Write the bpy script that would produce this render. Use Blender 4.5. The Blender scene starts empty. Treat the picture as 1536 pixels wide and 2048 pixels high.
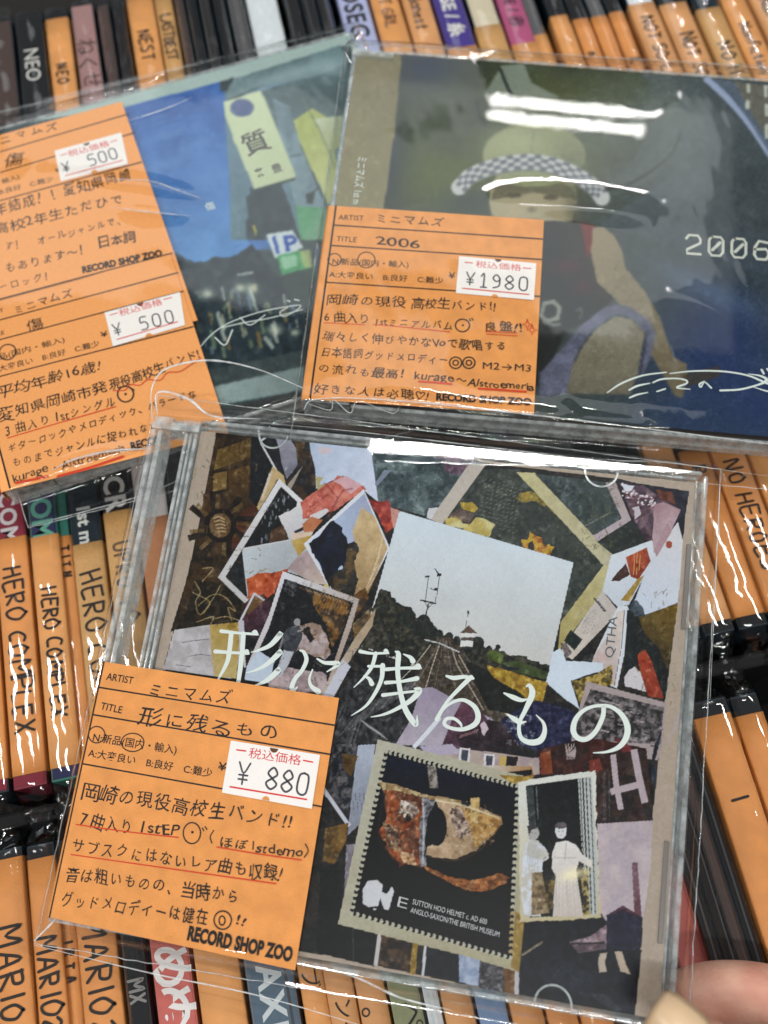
import bpy, math, random
import numpy as np
from mathutils import Matrix, Vector
random.seed(7)
scene = bpy.context.scene
col = scene.collection
scene.unit_settings.system = 'METRIC'
scene.unit_settings.scale_length = 0.01          # one unit is one centimetre

# ------------------------------------------------------------------ camera
F = 1913.1231543836357                           # focal length in photo pixels (1536 x 2048)
RW = np.array([[0.9782913068958936, -0.19516542612756654, 0.06968913327320057],
               [-0.20720792823944098, -0.9158188529585667, 0.34400683574657914],
               [-0.003315618591337684, -0.3509790378499841, -0.9363774461525951]])
CAM = np.array([0, 0, 25.6])
cd = bpy.data.cameras.new('camera')
cam = bpy.data.objects.new('camera', cd)
col.objects.link(cam)
scene.camera = cam
mw = Matrix.Identity(4)
for i in range(3):
    mw[i][0] = RW[i][0]; mw[i][1] = -RW[i][1]; mw[i][2] = -RW[i][2]
mw.translation = Vector(CAM)
cam.matrix_world = mw
cd.sensor_fit = 'VERTICAL'; cd.sensor_height = 36.0; cd.sensor_width = 27.0
cd.lens = 36.0 * F / 2048
cd.clip_start = 0.5; cd.clip_end = 2000
cd.dof.use_dof = True
cd.dof.focus_distance = 23.4
cd.dof.aperture_fstop = cd.lens * 1e-3 / (2 * 0.16)   # aperture radius 1.3 mm

# ------------------------------------------------------------------ world and lamps (a shop ceiling)
w = bpy.data.worlds.new('World'); scene.world = w; w.use_nodes = True
bg = w.node_tree.nodes['Background']
bg.inputs[0].default_value = (0.86, 0.95, 1.0, 1); bg.inputs[1].default_value = 0.11
ang = math.atan2(-0.33, 0.94)
def strip_lamp(name, x, y, z, length, width, power):
    ld = bpy.data.lights.new(name, 'AREA'); ld.shape = 'RECTANGLE'
    ld.size = length; ld.size_y = width; ld.energy = power
    ld.color = (1.0, 0.975, 0.94)
    o = bpy.data.objects.new(name, ld); col.objects.link(o)
    o.location = (x, y, z); o.rotation_euler = (0, 0, ang)
    return o
# twin-tube ceiling fixtures of the shop, 1.6 to 2 m above the racks; the last three added unseen for fill and rim streaks
for (lx, ly, ll, lp, lw) in ((6, 46, 66, 46000, .7), (85, 173, 40, 17000, .7), (-22, -75, 110, 100000, 2), (205, 40, 130, 150000, 3), (-190, 60, 130, 150000, 3)):
    nx_, ny_ = 0.33 * 2.7, 0.94 * 2.7
    for sgn in ((-1, 1) if lx != 6 else (0,)):
        strip_lamp('tube_and_fill_lamp', lx + sgn * nx_, ly + sgn * ny_, 180, ll, lw, lp if sgn else lp * 1.7)
# large soft panel lamp, added unseen so the two rear sleeves mirror a milky veil
pl = strip_lamp('veil_panel_lamp', 30, 165, 186, 190, 75, 52000); pl.data.color = (0.93, 0.98, 1.0)
scene.view_settings.view_transform = 'Standard'
scene.view_settings.look = 'None'
scene.view_settings.exposure = 0.06
scene.view_settings.gamma = 1.0
scene.cycles.use_denoising = True
scene.cycles.max_bounces = 14
scene.cycles.transparent_max_bounces = 40
scene.cycles.transmission_bounces = 10
scene.cycles.glossy_bounces = 4
scene.cycles.sample_clamp_indirect = 4.0
scene.cycles.caustics_refractive = False
scene.cycles.caustics_reflective = False

# ------------------------------------------------------------------ colour and materials
def lin(c):
    c = np.asarray(c, float) / 255.0
    return np.where(c <= 0.04045, c / 12.92, ((c + 0.055) / 1.055) ** 2.4)
MATS = {}
def mat(name, rgb=None, rough=0.5, spec=0.5, grain=0.0, gscale=8.0, bump=0.0, attr=False, metallic=0.0, coat=0.0, bscale=None):
    if name in MATS: return MATS[name]
    m = bpy.data.materials.new(name); m.use_nodes = True
    nt = m.node_tree; b = nt.nodes['Principled BSDF']
    b.inputs['Roughness'].default_value = rough
    b.inputs['Specular IOR Level'].default_value = spec
    b.inputs['Metallic'].default_value = metallic
    b.inputs['Coat Weight'].default_value = coat
    b.inputs['Coat Roughness'].default_value = 0.05
    if attr:
        a = nt.nodes.new('ShaderNodeAttribute'); a.attribute_name = 'print'
        nt.links.new(a.outputs['Color'], b.inputs['Base Color'])
    else:
        c = lin(rgb)
        b.inputs['Base Color'].default_value = (*c, 1)
        if grain:
            tc = nt.nodes.new('ShaderNodeTexCoord')
            n = nt.nodes.new('ShaderNodeTexNoise'); n.inputs['Scale'].default_value = gscale
            n.inputs['Detail'].default_value = 6
            nt.links.new(tc.outputs['Object'], n.inputs['Vector'])
            mr = nt.nodes.new('ShaderNodeMapRange')
            mr.inputs[1].default_value = 0.3; mr.inputs[2].default_value = 0.7
            mr.inputs[3].default_value = 1 - grain; mr.inputs[4].default_value = 1 + grain
            nt.links.new(n.outputs['Fac'], mr.inputs[0])
            mx = nt.nodes.new('ShaderNodeMix'); mx.data_type = 'RGBA'; mx.blend_type = 'MULTIPLY'
            mx.inputs[0].default_value = 1
            mx.inputs[6].default_value = (*c, 1)
            nt.links.new(mr.outputs[0], mx.inputs[7])
            nt.links.new(mx.outputs[2], b.inputs['Base Color'])
    if bump:
        tc = nt.nodes.new('ShaderNodeTexCoord')
        n = nt.nodes.new('ShaderNodeTexNoise'); n.inputs['Scale'].default_value = bscale or gscale
        n.inputs['Detail'].default_value = 4
        nt.links.new(tc.outputs['Object'], n.inputs['Vector'])
        bp = nt.nodes.new('ShaderNodeBump'); bp.inputs['Strength'].default_value = bump
        bp.inputs['Distance'].default_value = 0.05
        nt.links.new(n.outputs['Fac'], bp.inputs['Height'])
        nt.links.new(bp.outputs[0], b.inputs['Normal'])
    MATS[name] = m
    return m
def clear(name, tint=(1, 1, 1), rough=0.02, gain=1.0, base=0.0, bump=0.0, bscale=1.5):
    """thin clear sheet: see-through with Fresnel reflections"""
    if name in MATS: return MATS[name]
    m = bpy.data.materials.new(name); m.use_nodes = True
    nt = m.node_tree; nt.nodes.clear()
    out = nt.nodes.new('ShaderNodeOutputMaterial')
    tr = nt.nodes.new('ShaderNodeBsdfTransparent'); tr.inputs[0].default_value = (*tint, 1)
    gl = nt.nodes.new('ShaderNodeBsdfGlossy'); gl.distribution = 'BECKMANN'; gl.inputs['Roughness'].default_value = rough
    fr = nt.nodes.new('ShaderNodeFresnel'); ge = nt.nodes.new('ShaderNodeNewGeometry')
    io = nt.nodes.new('ShaderNodeMapRange')                     # same reflectance from both sides of a thin sheet
    io.inputs[3].default_value = 1.48; io.inputs[4].default_value = 1 / 1.48
    nt.links.new(ge.outputs['Backfacing'], io.inputs[0]); nt.links.new(io.outputs[0], fr.inputs[0])
    ma = nt.nodes.new('ShaderNodeMath'); ma.operation = 'MULTIPLY_ADD'; ma.use_clamp = True
    ma.inputs[1].default_value = gain; ma.inputs[2].default_value = base
    mx = nt.nodes.new('ShaderNodeMixShader')
    nt.links.new(fr.outputs[0], ma.inputs[0]); nt.links.new(ma.outputs[0], mx.inputs[0])
    nt.links.new(tr.outputs[0], mx.inputs[1]); nt.links.new(gl.outputs[0], mx.inputs[2])
    nt.links.new(mx.outputs[0], out.inputs[0])
    if bump:
        tc = nt.nodes.new('ShaderNodeTexCoord')
        n = nt.nodes.new('ShaderNodeTexNoise'); n.inputs['Scale'].default_value = bscale
        n.inputs['Detail'].default_value = 3
        nt.links.new(tc.outputs['Object'], n.inputs['Vector'])
        bp = nt.nodes.new('ShaderNodeBump'); bp.inputs['Strength'].default_value = bump
        bp.inputs['Distance'].default_value = 0.1
        nt.links.new(n.outputs['Fac'], bp.inputs['Height'])
        nt.links.new(bp.outputs[0], gl.inputs['Normal'])
        nt.links.new(bp.outputs[0], fr.inputs['Normal'])
    MATS[name] = m
    return m
def moulded(name, tint, haze=0.2, rough=0.08):
    """clear moulded polystyrene edge: see-through, with a little pale scatter and strong gloss"""
    m = bpy.data.materials.new(name); m.use_nodes = True
    nt = m.node_tree; nt.nodes.clear()
    out = nt.nodes.new('ShaderNodeOutputMaterial')
    tr = nt.nodes.new('ShaderNodeBsdfTransparent'); tr.inputs[0].default_value = (*tint, 1)
    pr = nt.nodes.new('ShaderNodeBsdfPrincipled'); pr.inputs['Base Color'].default_value = (.84, .88, .89, 1)
    pr.inputs['Roughness'].default_value = rough; pr.inputs['Specular IOR Level'].default_value = 1.0
    tc = nt.nodes.new('ShaderNodeTexCoord'); n = nt.nodes.new('ShaderNodeTexNoise'); n.inputs['Scale'].default_value = 3.5
    n.inputs['Detail'].default_value = 4; nt.links.new(tc.outputs['Object'], n.inputs['Vector'])
    mr = nt.nodes.new('ShaderNodeMapRange'); mr.inputs[1].default_value = .35; mr.inputs[2].default_value = .7
    mr.inputs[3].default_value = haze * .5; mr.inputs[4].default_value = haze * 1.6
    nt.links.new(n.outputs['Fac'], mr.inputs[0])
    mx = nt.nodes.new('ShaderNodeMixShader'); nt.links.new(mr.outputs[0], mx.inputs[0])
    nt.links.new(tr.outputs[0], mx.inputs[1]); nt.links.new(pr.outputs[0], mx.inputs[2])
    nt.links.new(mx.outputs[0], out.inputs[0])
    return m
M_LID = clear('clear_lid_plastic', (0.97, 0.98, 0.98), 0.02, 0.5, 0.0, 0.01, 2.0)
M_FILM = clear('sleeve_film', (0.99, 0.99, 0.99), 0.04, 1.0, 0.0, 0.03, 2.0)
M_FILMV = clear('sleeve_film_hazy', (0.98, 0.985, 0.98), 0.055, 1.25, 0.015, 0.02, .8)
M_RIM = moulded('clear_rim_plastic', (0.93, 0.95, 0.95), .34)
M_FILMB = clear('filed_sleeve_film', (0.99, 0.99, 0.99), 0.10, 1.9, 0.01, 0.05, 2.0)
M_FOLD_GLINT = moulded('fold_glint_film', (0.97, 0.97, 0.97), .40, .2)  # white haze put into the folds in place of lamp highlights
M_INK = mat('black_marker_ink', (36, 29, 25), 0.6, 0.3)
M_PRINT = mat('black_print', (22, 20, 20), 0.6, 0.3)
M_RED = mat('red_pen_ink', (205, 60, 30), 0.6, 0.3)
M_REDP = mat('red_print', (214, 50, 52), 0.6, 0.3)
M_GREYP = mat('grey_stamp_ink', (72, 72, 80), 0.7, 0.2)
M_WHITE = mat('white_print', (226, 234, 230), 0.5, 0.3)
M_CARD = mat('orange_card', (228, 153, 84), 0.6, 0.25, 0.10, 2.2, 0.5, bscale=26)
M_BANDS = [mat('orange_band', (226, 158, 92), 0.5, 0.3, 0.12, 1.2, 0.25, bscale=20), mat('orange_band_faded', (218, 158, 102), 0.5, 0.3, 0.14, .8, 0.25, bscale=20), mat('orange_band_deep', (220, 146, 80), 0.5, 0.3, 0.10, 1.5, 0.25, bscale=20)]
M_CARD2 = mat('tan_orange_card', (204, 156, 96), 0.5, 0.35, 0.10, 14, 0.15, bscale=30)
M_CARDE = mat('orange_card_edge', (206, 128, 56), 0.6)
M_STICK = mat('white_sticker', (240, 236, 232), 0.45, 0.3, 0.02, 20)
M_ART = mat('printed_booklet', attr=True, rough=0.3, spec=0.14, bump=0.09, bscale=70)
M_TAN = mat('back_insert_paper', (168, 154, 142), 0.5, 0.3, 0.04, 20)

# ------------------------------------------------------------------ object helpers
def tag(o, label=None, cat=None, group=None, kind=None):
    if label: o['label'] = label
    if cat: o['category'] = cat
    if group: o['group'] = group
    if kind: o['kind'] = kind
    return o
def empty(name, mtx=None, parent=None):
    o = bpy.data.objects.new(name, None); col.objects.link(o)
    o.empty_display_size = 1
    if mtx is not None: o.matrix_world = mtx
    if parent: o.parent = parent
    return o
class MB:
    def __init__(s): s.v = []; s.f = []; s.m = []
    def add(s, vs, fs, mi=0):
        b = len(s.v); s.v += [tuple(map(float, q)) for q in vs]
        s.f += [tuple(b + i for i in q) for q in fs]; s.m += [mi] * len(fs)
    def box(s, x0, x1, y0, y1, z0, z1, mi=0):
        v = [(x, y, z) for z in (z0, z1) for y in (y0, y1) for x in (x0, x1)]
        s.add(v, [(0, 2, 3, 1), (4, 5, 7, 6), (0, 1, 5, 4), (2, 6, 7, 3), (0, 4, 6, 2), (1, 3, 7, 5)], mi)
    def build(s, name, mats, parent=None, smooth=False, mtx=None, bevel=0, seg=2):
        me = bpy.data.meshes.new(name)
        me.from_pydata(s.v, [], s.f)
        if not isinstance(mats, (list, tuple)): mats = [mats]
        for q in mats: me.materials.append(q)
        if len(mats) > 1: me.polygons.foreach_set('material_index', s.m)
        if smooth: me.polygons.foreach_set('use_smooth', [True] * len(s.f))
        me.update()
        o = bpy.data.objects.new(name, me); col.objects.link(o)
        if parent: o.parent = parent
        if mtx is not None: o.matrix_world = mtx
        if bevel:
            b = o.modifiers.new('bevel', 'BEVEL'); b.width = bevel; b.segments = seg; b.limit_method = 'ANGLE'
        return o
def grid_mesh(name, X, Y, Z, mats, parent=None, colors=None, smooth=True, mask=None):
    h, wd = X.shape
    me = bpy.data.meshes.new(name)
    co = np.stack([X, Y, Z], -1).reshape(-1, 3).astype(np.float32)
    idx = np.arange(h * wd).reshape(h, wd)
    q = np.stack([idx[:-1, :-1], idx[:-1, 1:], idx[1:, 1:], idx[1:, :-1]], -1)
    if mask is not None: q = q[mask]
    q = q.reshape(-1, 4)
    me.vertices.add(len(co)); me.vertices.foreach_set('co', co.ravel())
    me.loops.add(q.size); me.loops.foreach_set('vertex_index', q.ravel().astype(np.int32))
    me.polygons.add(len(q)); me.polygons.foreach_set('loop_start', np.arange(0, q.size, 4, dtype=np.int32))
    if smooth: me.polygons.foreach_set('use_smooth', np.ones(len(q), bool))
    me.update(calc_edges=True)
    if not isinstance(mats, (list, tuple)): mats = [mats]
    for m_ in mats: me.materials.append(m_)
    if colors is not None:
        a = me.color_attributes.new('print', 'FLOAT_COLOR', 'POINT')
        c4 = np.ones((h * wd, 4), np.float32); c4[:, :3] = colors.reshape(-1, 3)
        a.data.foreach_set('color', c4.ravel())
    o = bpy.data.objects.new(name, me); col.objects.link(o)
    if parent: o.parent = parent
    return o
class Plane:
    """local frame of a case: x along its width, y up its height, z out of its face"""
    def __init__(s, R, T):
        U, _, Vt = np.linalg.svd(np.array(R)); s.R = U @ Vt; s.T = np.array(T, float)
        m = Matrix.Identity(4)
        for i in range(3):
            for j in range(3): m[i][j] = s.R[i][j]
            m[i][3] = s.T[i]
        s.mtx = m
    def loc(s, px, py, z=0.0):
        px = np.asarray(px, float); py = np.asarray(py, float)
        d = RW @ np.stack([(px - 768) / F, (py - 1024) / F, np.ones_like(px)]).reshape(3, -1)
        dl = s.R.T @ d; o = s.R.T @ (CAM - s.T)
        t = (z - o[2]) / dl[2]
        return o[0] + dl[0] * t, o[1] + dl[1] * t
    def pts(s, P, z=0.0, crop=None):
        P = np.array(P, float)
        if crop: P = P / crop[2] + np.array(crop[:2])
        x, y = s.loc(P[:, 0], P[:, 1], z)
        return list(zip(x, y))
    def to_px(s, X, Y, z=0.0):
        W_ = s.R @ np.stack([X.ravel(), Y.ravel(), np.full(X.size, z)]) + s.T[:, None]
        c = RW.T @ (W_ - CAM[:, None])
        return (768 + F * c[0] / c[2]).reshape(X.shape), (1024 + F * c[1] / c[2]).reshape(X.shape)
GROUND = Plane(np.eye(3), (0, 0, 0))
PA = Plane([[0.9905803742070987, -0.13693254629825716, 0], [0.13693254629825713, 0.9905803742070987, 0.0], [0, 0, 1]],
           [-8.08967133622417, 11.422124856648281, 1.7687428058838783])
PB = Plane([[0.9525096978686481, 0.3045082518851944, 0], [-0.30450825188519437, 0.9525096978686479, 0.0], [0, 0, 1]],
           [0.19206014614950573, 11.85126584514089, 2.946919239229441])
PC = Plane([[0.9329101207184506, 0.3412881960619536, -0.11489592634146556], [-0.35132017601961113, 0.9326329994346582, -0.08227892978802254],
            [0.07907490488540224, 0.11712410338734897, 0.9899641932024987]], [-7.925, 0.531, 1.596])

# ------------------------------------------------------------------ text: glyph meshes of the built-in font
_tc = bpy.data.curves.new('lettering_source', 'FONT')
_to = bpy.data.objects.new('lettering_source', _tc); col.objects.link(_to)
GL = {}
RB = [0]
def glyph(ch, off=0.0, res=3):
    k = (ch, off)
    if k in GL: return GL[k]
    _tc.resolution_u = res; _tc.offset = off
    _tc.body = 'H' + ch + 'H'
    bpy.context.view_layer.update()
    adv = _to.dimensions[0]
    _tc.body = 'HH'
    bpy.context.view_layer.update()
    adv -= _to.dimensions[0]
    _tc.body = ch
    bpy.context.view_layer.update()
    me = bpy.data.meshes.new_from_object(_to.evaluated_get(bpy.context.evaluated_depsgraph_get()))
    v = np.array([x.co[:2] for x in me.vertices]).reshape(-1, 2)
    f = [tuple(p.vertices) for p in me.polygons]
    bpy.data.meshes.remove(me)
    GL[k] = (v, f, adv)
    return GL[k]
def put_text(mb, plane, s, p0, p1, em, z, crop=None, mi=0, jit=0.0, off=0.0, shear=0.0, xs=None, fit=True):
    """s along the baseline p0->p1 (photo pixels), em = letter size in photo px"""
    (x0, y0), (x1, y1) = plane.pts([p0, p1], z, crop)
    sc = crop[2] if crop else 1
    d = np.array([x1 - x0, y1 - y0]); L = np.linalg.norm(d); d /= L
    pl = np.linalg.norm((np.array(p1, float) - np.array(p0, float)) / sc)
    emc = em / sc * L / pl
    n_ = np.array([-d[1], d[0]])
    tot = sum(glyph(c, off)[2] if c not in ' 　' else (0.3 if c == ' ' else 1.0) for c in s)
    k = L / tot / emc if fit else (xs or 1.0)
    pen = 0.0
    for c in s:
        if c in ' 　':
            pen += (0.3 if c == ' ' else 1.0) * k * emc; continue
        v, f, a = glyph(c, off)
        q = v.copy()
        zj = z + (RB[0] % 7) * 0.0001; RB[0] += 1
        if jit:
            ctr = np.array([a / 2, 0.38])
            th = random.gauss(0, 0.05) * jit; sc2 = (0.86 if '\u3041' <= c <= '\u30ff' else 1.0) * (1 + random.gauss(-0.02, 0.05) * jit)
            q = (q - ctr) * (sc2 * (1 + random.gauss(0, .04) * jit), sc2)
            q = q @ np.array([[math.cos(th), math.sin(th)], [-math.sin(th), math.cos(th)]])
            sh = random.gauss(0.05, 0.07) * jit
            q[:, 0] += sh * q[:, 1]
            ph = np.array([random.random() * 6 for _ in range(4)])
            q[:, 0] += 0.022 * jit * np.sin(5 * q[:, 1] + ph[0]) + .012 * jit * np.sin(11 * q[:, 0] + ph[2])
            q[:, 1] += 0.026 * jit * np.sin(5 * q[:, 0] + ph[1]) + .012 * jit * np.sin(10 * q[:, 1] + ph[3])
            q = q + ctr + (0, random.gauss(-.03, 0.035) * jit)
            rj = np.random.RandomState(len(mb.v) % 9999); q = q + rj.normal(0, .0035, q.shape)
        q[:, 0] += shear * q[:, 1]
        X = (pen + q[:, 0] * k * emc); Y = q[:, 1] * emc
        P = np.array([x0, y0]) + X[:, None] * d + Y[:, None] * n_
        mb.add([(a_, b_, zj) for a_, b_ in P], f, mi)
        pen += a * k * emc
def smooth_line(P, n=6):
    P = np.array(P, float)
    if len(P) < 3: return P
    Q = np.vstack([2 * P[0] - P[1], P, 2 * P[-1] - P[-2]]); out = []
    for i in range(1, len(Q) - 2):
        a, b, c, d = Q[i - 1], Q[i], Q[i + 1], Q[i + 2]
        for t in np.linspace(0, 1, n, endpoint=False):
            out.append(0.5 * (2 * b + (c - a) * t + (2 * a - 5 * b + 4 * c - d) * t * t + (3 * b - a - 3 * c + d) * t ** 3))
    out.append(P[-1]); return np.array(out)
def ribbon(mb, pts, wd, z, mi=0, smooth=True, n=6):
    """flat pen stroke through local pts, wd = width (number or list per point)"""
    RB[0] += 1; z = z + (RB[0] % 23) * 0.00012
    P = np.array(pts, float)
    W_ = np.full(len(P), wd) if np.isscalar(wd) else np.array(wd, float)
    if smooth and len(P) > 2:
        S = smooth_line(np.column_stack([P, W_]), n); P = S[:, :2]; W_ = S[:, 2]
    T = np.gradient(P, axis=0) if len(P) > 2 else np.array([P[1] - P[0]] * 2)
    T /= np.maximum(np.linalg.norm(T, axis=1, keepdims=True), 1e-9)
    N = np.column_stack([-T[:, 1], T[:, 0]]) * (np.maximum(W_, 0)[:, None] / 2)
    vs = []; fs = []
    for a, b in zip(P + N, P - N): vs += [(*a, z), (*b, z)]
    for i in range(len(P) - 1): fs.append((2 * i, 2 * i + 1, 2 * i + 3, 2 * i + 2))
    # round caps
    for end, tdir in ((0, -1), (len(P) - 1, 1)):
        c = P[end]; t = T[end] * tdir; nn = np.array([-t[1], t[0]]); r = W_[end] / 2
        b = len(vs)
        for a in np.linspace(-math.pi / 2, math.pi / 2, 5):
            q = c + r * (math.cos(a) * t + math.sin(a) * nn); vs.append((*q, z))
        fs.append(tuple(range(b, b + 5)))
    mb.add(vs, fs, mi)
def pen(mb, plane, P, wpx, z, crop=None, mi=0, smooth=True):
    sc = crop[2] if crop else 1
    L = plane.pts(P, z, crop)
    pp = np.array(P, float) / sc
    r = np.linalg.norm(np.array(L[-1]) - np.array(L[0])) / max(np.linalg.norm(pp[-1] - pp[0]), 1e-6)
    if np.linalg.norm(pp[-1] - pp[0]) < 10:
        r = np.linalg.norm(np.array(L[1]) - np.array(L[0])) / max(np.linalg.norm(pp[1] - pp[0]), 1e-6)
    wd = [q / sc * r for q in wpx] if isinstance(wpx, (list, tuple)) else wpx / sc * r
    ribbon(mb, L, wd, z, mi, smooth)
def ring(mb, plane, c, rx, ry, wpx, z, crop=None, mi=0, rot=0.0, a0=0.3, a1=6.7):
    P = []
    for a in np.linspace(a0, a1, 15):
        x, y = rx * math.cos(a), ry * math.sin(a)
        P.append((c[0] + x * math.cos(rot) - y * math.sin(rot), c[1] + x * math.sin(rot) + y * math.cos(rot)))
    pen(mb, plane, P, wpx, z, crop, mi)
def flat(mb, plane, P, z, crop=None, mi=0):
    L = plane.pts(P, z, crop); mb.add([(x, y, z) for x, y in L], [tuple(range(len(L)))[::-1]], mi)
# single-stroke capitals for felt-pen writing (box 0..1 high)
SF = {
 'A': [[(0, 0), (.3, 1), (.6, 0)], [(.12, .38), (.5, .36)]], 'B': [[(0, 1), (0, 0)], [(0, 1), (.45, .9), (.4, .58), (0, .5)], [(0, .52), (.55, .42), (.5, .05), (0, 0)]],
 'C': [[(.5, .9), (.25, 1), (0, .55), (.1, .1), (.5, .08)]], 'E': [[(0, 1), (0, 0), (.5, .02)], [(0, .98), (.5, 1)], [(0, .52), (.4, .54)]],
 'F': [[(0, 1), (0, 0)], [(0, 1), (.5, 1)], [(0, .55), (.4, .55)]], 'G': [[(.55, .88), (.3, 1), (0, .6), (.1, .08), (.5, .05), (.52, .42), (.3, .42)]],
 'H': [[(0, 1), (.02, 0)], [(.5, 1), (.52, 0)], [(0, .5), (.5, .55)]], 'I': [[(.1, 1), (.1, 0)]], 'K': [[(0, 1), (0, 0)], [(.48, 1), (0, .45), (.55, 0)]],
 'L': [[(0, 1), (0, .02), (.48, .02)]], 'M': [[(0, 0), (.06, 1), (.35, .35), (.64, 1), (.7, 0)]], 'N': [[(0, 0), (0, 1), (.5, 0), (.52, 1)]],
 'O': [[(.28, 1), (0, .6), (.12, .04), (.45, .08), (.55, .6), (.28, 1)]], 'P': [[(0, 1), (0, 0)], [(0, .98), (.45, .92), (.42, .55), (0, .48)]],
 'R': [[(0, 1), (0, 0)], [(0, .98), (.45, .92), (.42, .55), (0, .5), (.52, 0)]], 'S': [[(.5, .9), (.25, 1), (.02, .78), (.45, .35), (.35, .02), (0, .1)]],
 'T': [[(0, 1), (.6, 1)], [(.3, 1), (.3, 0)]], 'U': [[(0, 1), (.04, .15), (.3, 0), (.5, .2), (.52, 1)]], 'X': [[(0, 1), (.5, 0)], [(.52, 1), (0, 0)]],
 '2': [[(.02, .8), (.25, 1), (.48, .75), (.02, .03), (.55, .05)]], '/': [[(0, -.1), (.4, 1.1)]], 'Y': [[(0, 1), (.28, .5)], [(.55, 1), (.2, 0)]],
 'o': [[(.25, .55), (0, .3), (.15, 0), (.42, .15), (.4, .5), (.25, .55)]], 'n': [[(0, .55), (0, 0)], [(0, .4), (.25, .55), (.38, .4), (.4, 0)]],
 'f': [[(.45, .95), (.25, 1), (.18, .8), (.15, 0)], [(0, .55), (.38, .55)]], 'i': [[(.08, .55), (.08, 0)], [(.08, .8), (.1, .82)]],
 'c': [[(.38, .5), (.15, .55), (0, .25), (.15, 0), (.4, .06)]], 't': [[(.2, .9), (.2, .05), (.35, 0)], [(0, .6), (.4, .6)]],
 'd': [[(.42, 1), (.42, 0)], [(.4, .4), (.15, .5), (0, .2), (.2, 0), (.42, .2)]], 'e': [[(.02, .28), (.38, .32), (.3, .55), (.05, .4), (.06, .05), (.38, .05)]],
 's': [[(.35, .5), (.1, .55), (.05, .35), (.32, .2), (.25, 0), (0, .04)]],
 '8': [[(.28, .5), (.05, .72), (.28, 1), (.5, .72), (.28, .5), (.02, .25), (.28, 0), (.54, .25), (.28, .5)]],
 '0': [[(.27, 1), (.06, .85), (.04, .2), (.27, 0), (.5, .15), (.5, .85), (.27, 1)]],
 '1': [[(.1, .8), (.28, 1), (.28, 0)], [(.1, 0), (.46, 0)]], '9': [[(.48, .75), (.27, 1), (.06, .75), (.25, .5), (.47, .62), (.48, .75), (.45, .2), (.1, .02)]],
 '5': [[(.48, 1), (.1, 1), (.07, .58), (.3, .62), (.5, .4), (.42, .05), (.05, .03)]],
 '6': [[(.45, .95), (.15, .7), (.03, .3), (.25, 0), (.48, .25), (.3, .5), (.05, .32)]], '¥': [[(0, 1), (.27, .52), (.54, 1)], [(.27, .52), (.27, 0)], [(.06, .42), (.48, .42)], [(.06, .22), (.48, .22)]],
}
def stroke_text(mb, s, org, d, up, h, width, z, mi=0, track=0.2, jit=0.05, wide=1.0, dots=False):
    """write s from org along d; returns the length"""
    org = np.array(org, float); d = np.array(d, float); up = np.array(up, float); pen_ = 0.0
    for c in s:
        if c == ' ': pen_ += 0.45 * h; continue
        st = SF[c]; mxx = max(p[0] for q in st for p in q)
        th = random.gauss(0, jit); sc = 1 + random.gauss(0, jit)
        for q in st:
            P = []
            for x, y in q:
                x += random.gauss(0, jit * .4); y += random.gauss(0, jit * .4)
                x2 = x * wide * sc + th * y; y2 = y * sc - th * x
                P.append(org + d * (pen_ + x2 * h) + up * (y2 * h))
            ribbon(mb, P, width, z, mi, n=4 if not dots else 5)
        pen_ += (mxx * wide + track) * h
    return pen_
def text_px(mb, plane, s, p0, p1, em, z, crop=None, mi=0, wpx=4, jit=0.03, dots=False):
    """stroke text between two photo points"""
    (x0, y0), (x1, y1) = plane.pts([p0, p1], z, crop); sc = crop[2] if crop else 1
    d = np.array([x1 - x0, y1 - y0]); L = np.linalg.norm(d); d /= L
    r = L / np.linalg.norm((np.array(p1, float) - np.array(p0, float)) / sc)
    h = em / sc * r
    raw = sum((0.45 if c == ' ' else max(p[0] for q in SF[c] for p in q)) for c in s)
    track = (L / h - raw) / max(len(s) - 1, 1)
    stroke_text(mb, s, (x0, y0), d, (-d[1], d[0]), h, wpx / sc * r, z, mi, max(track, .05), jit)
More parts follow.
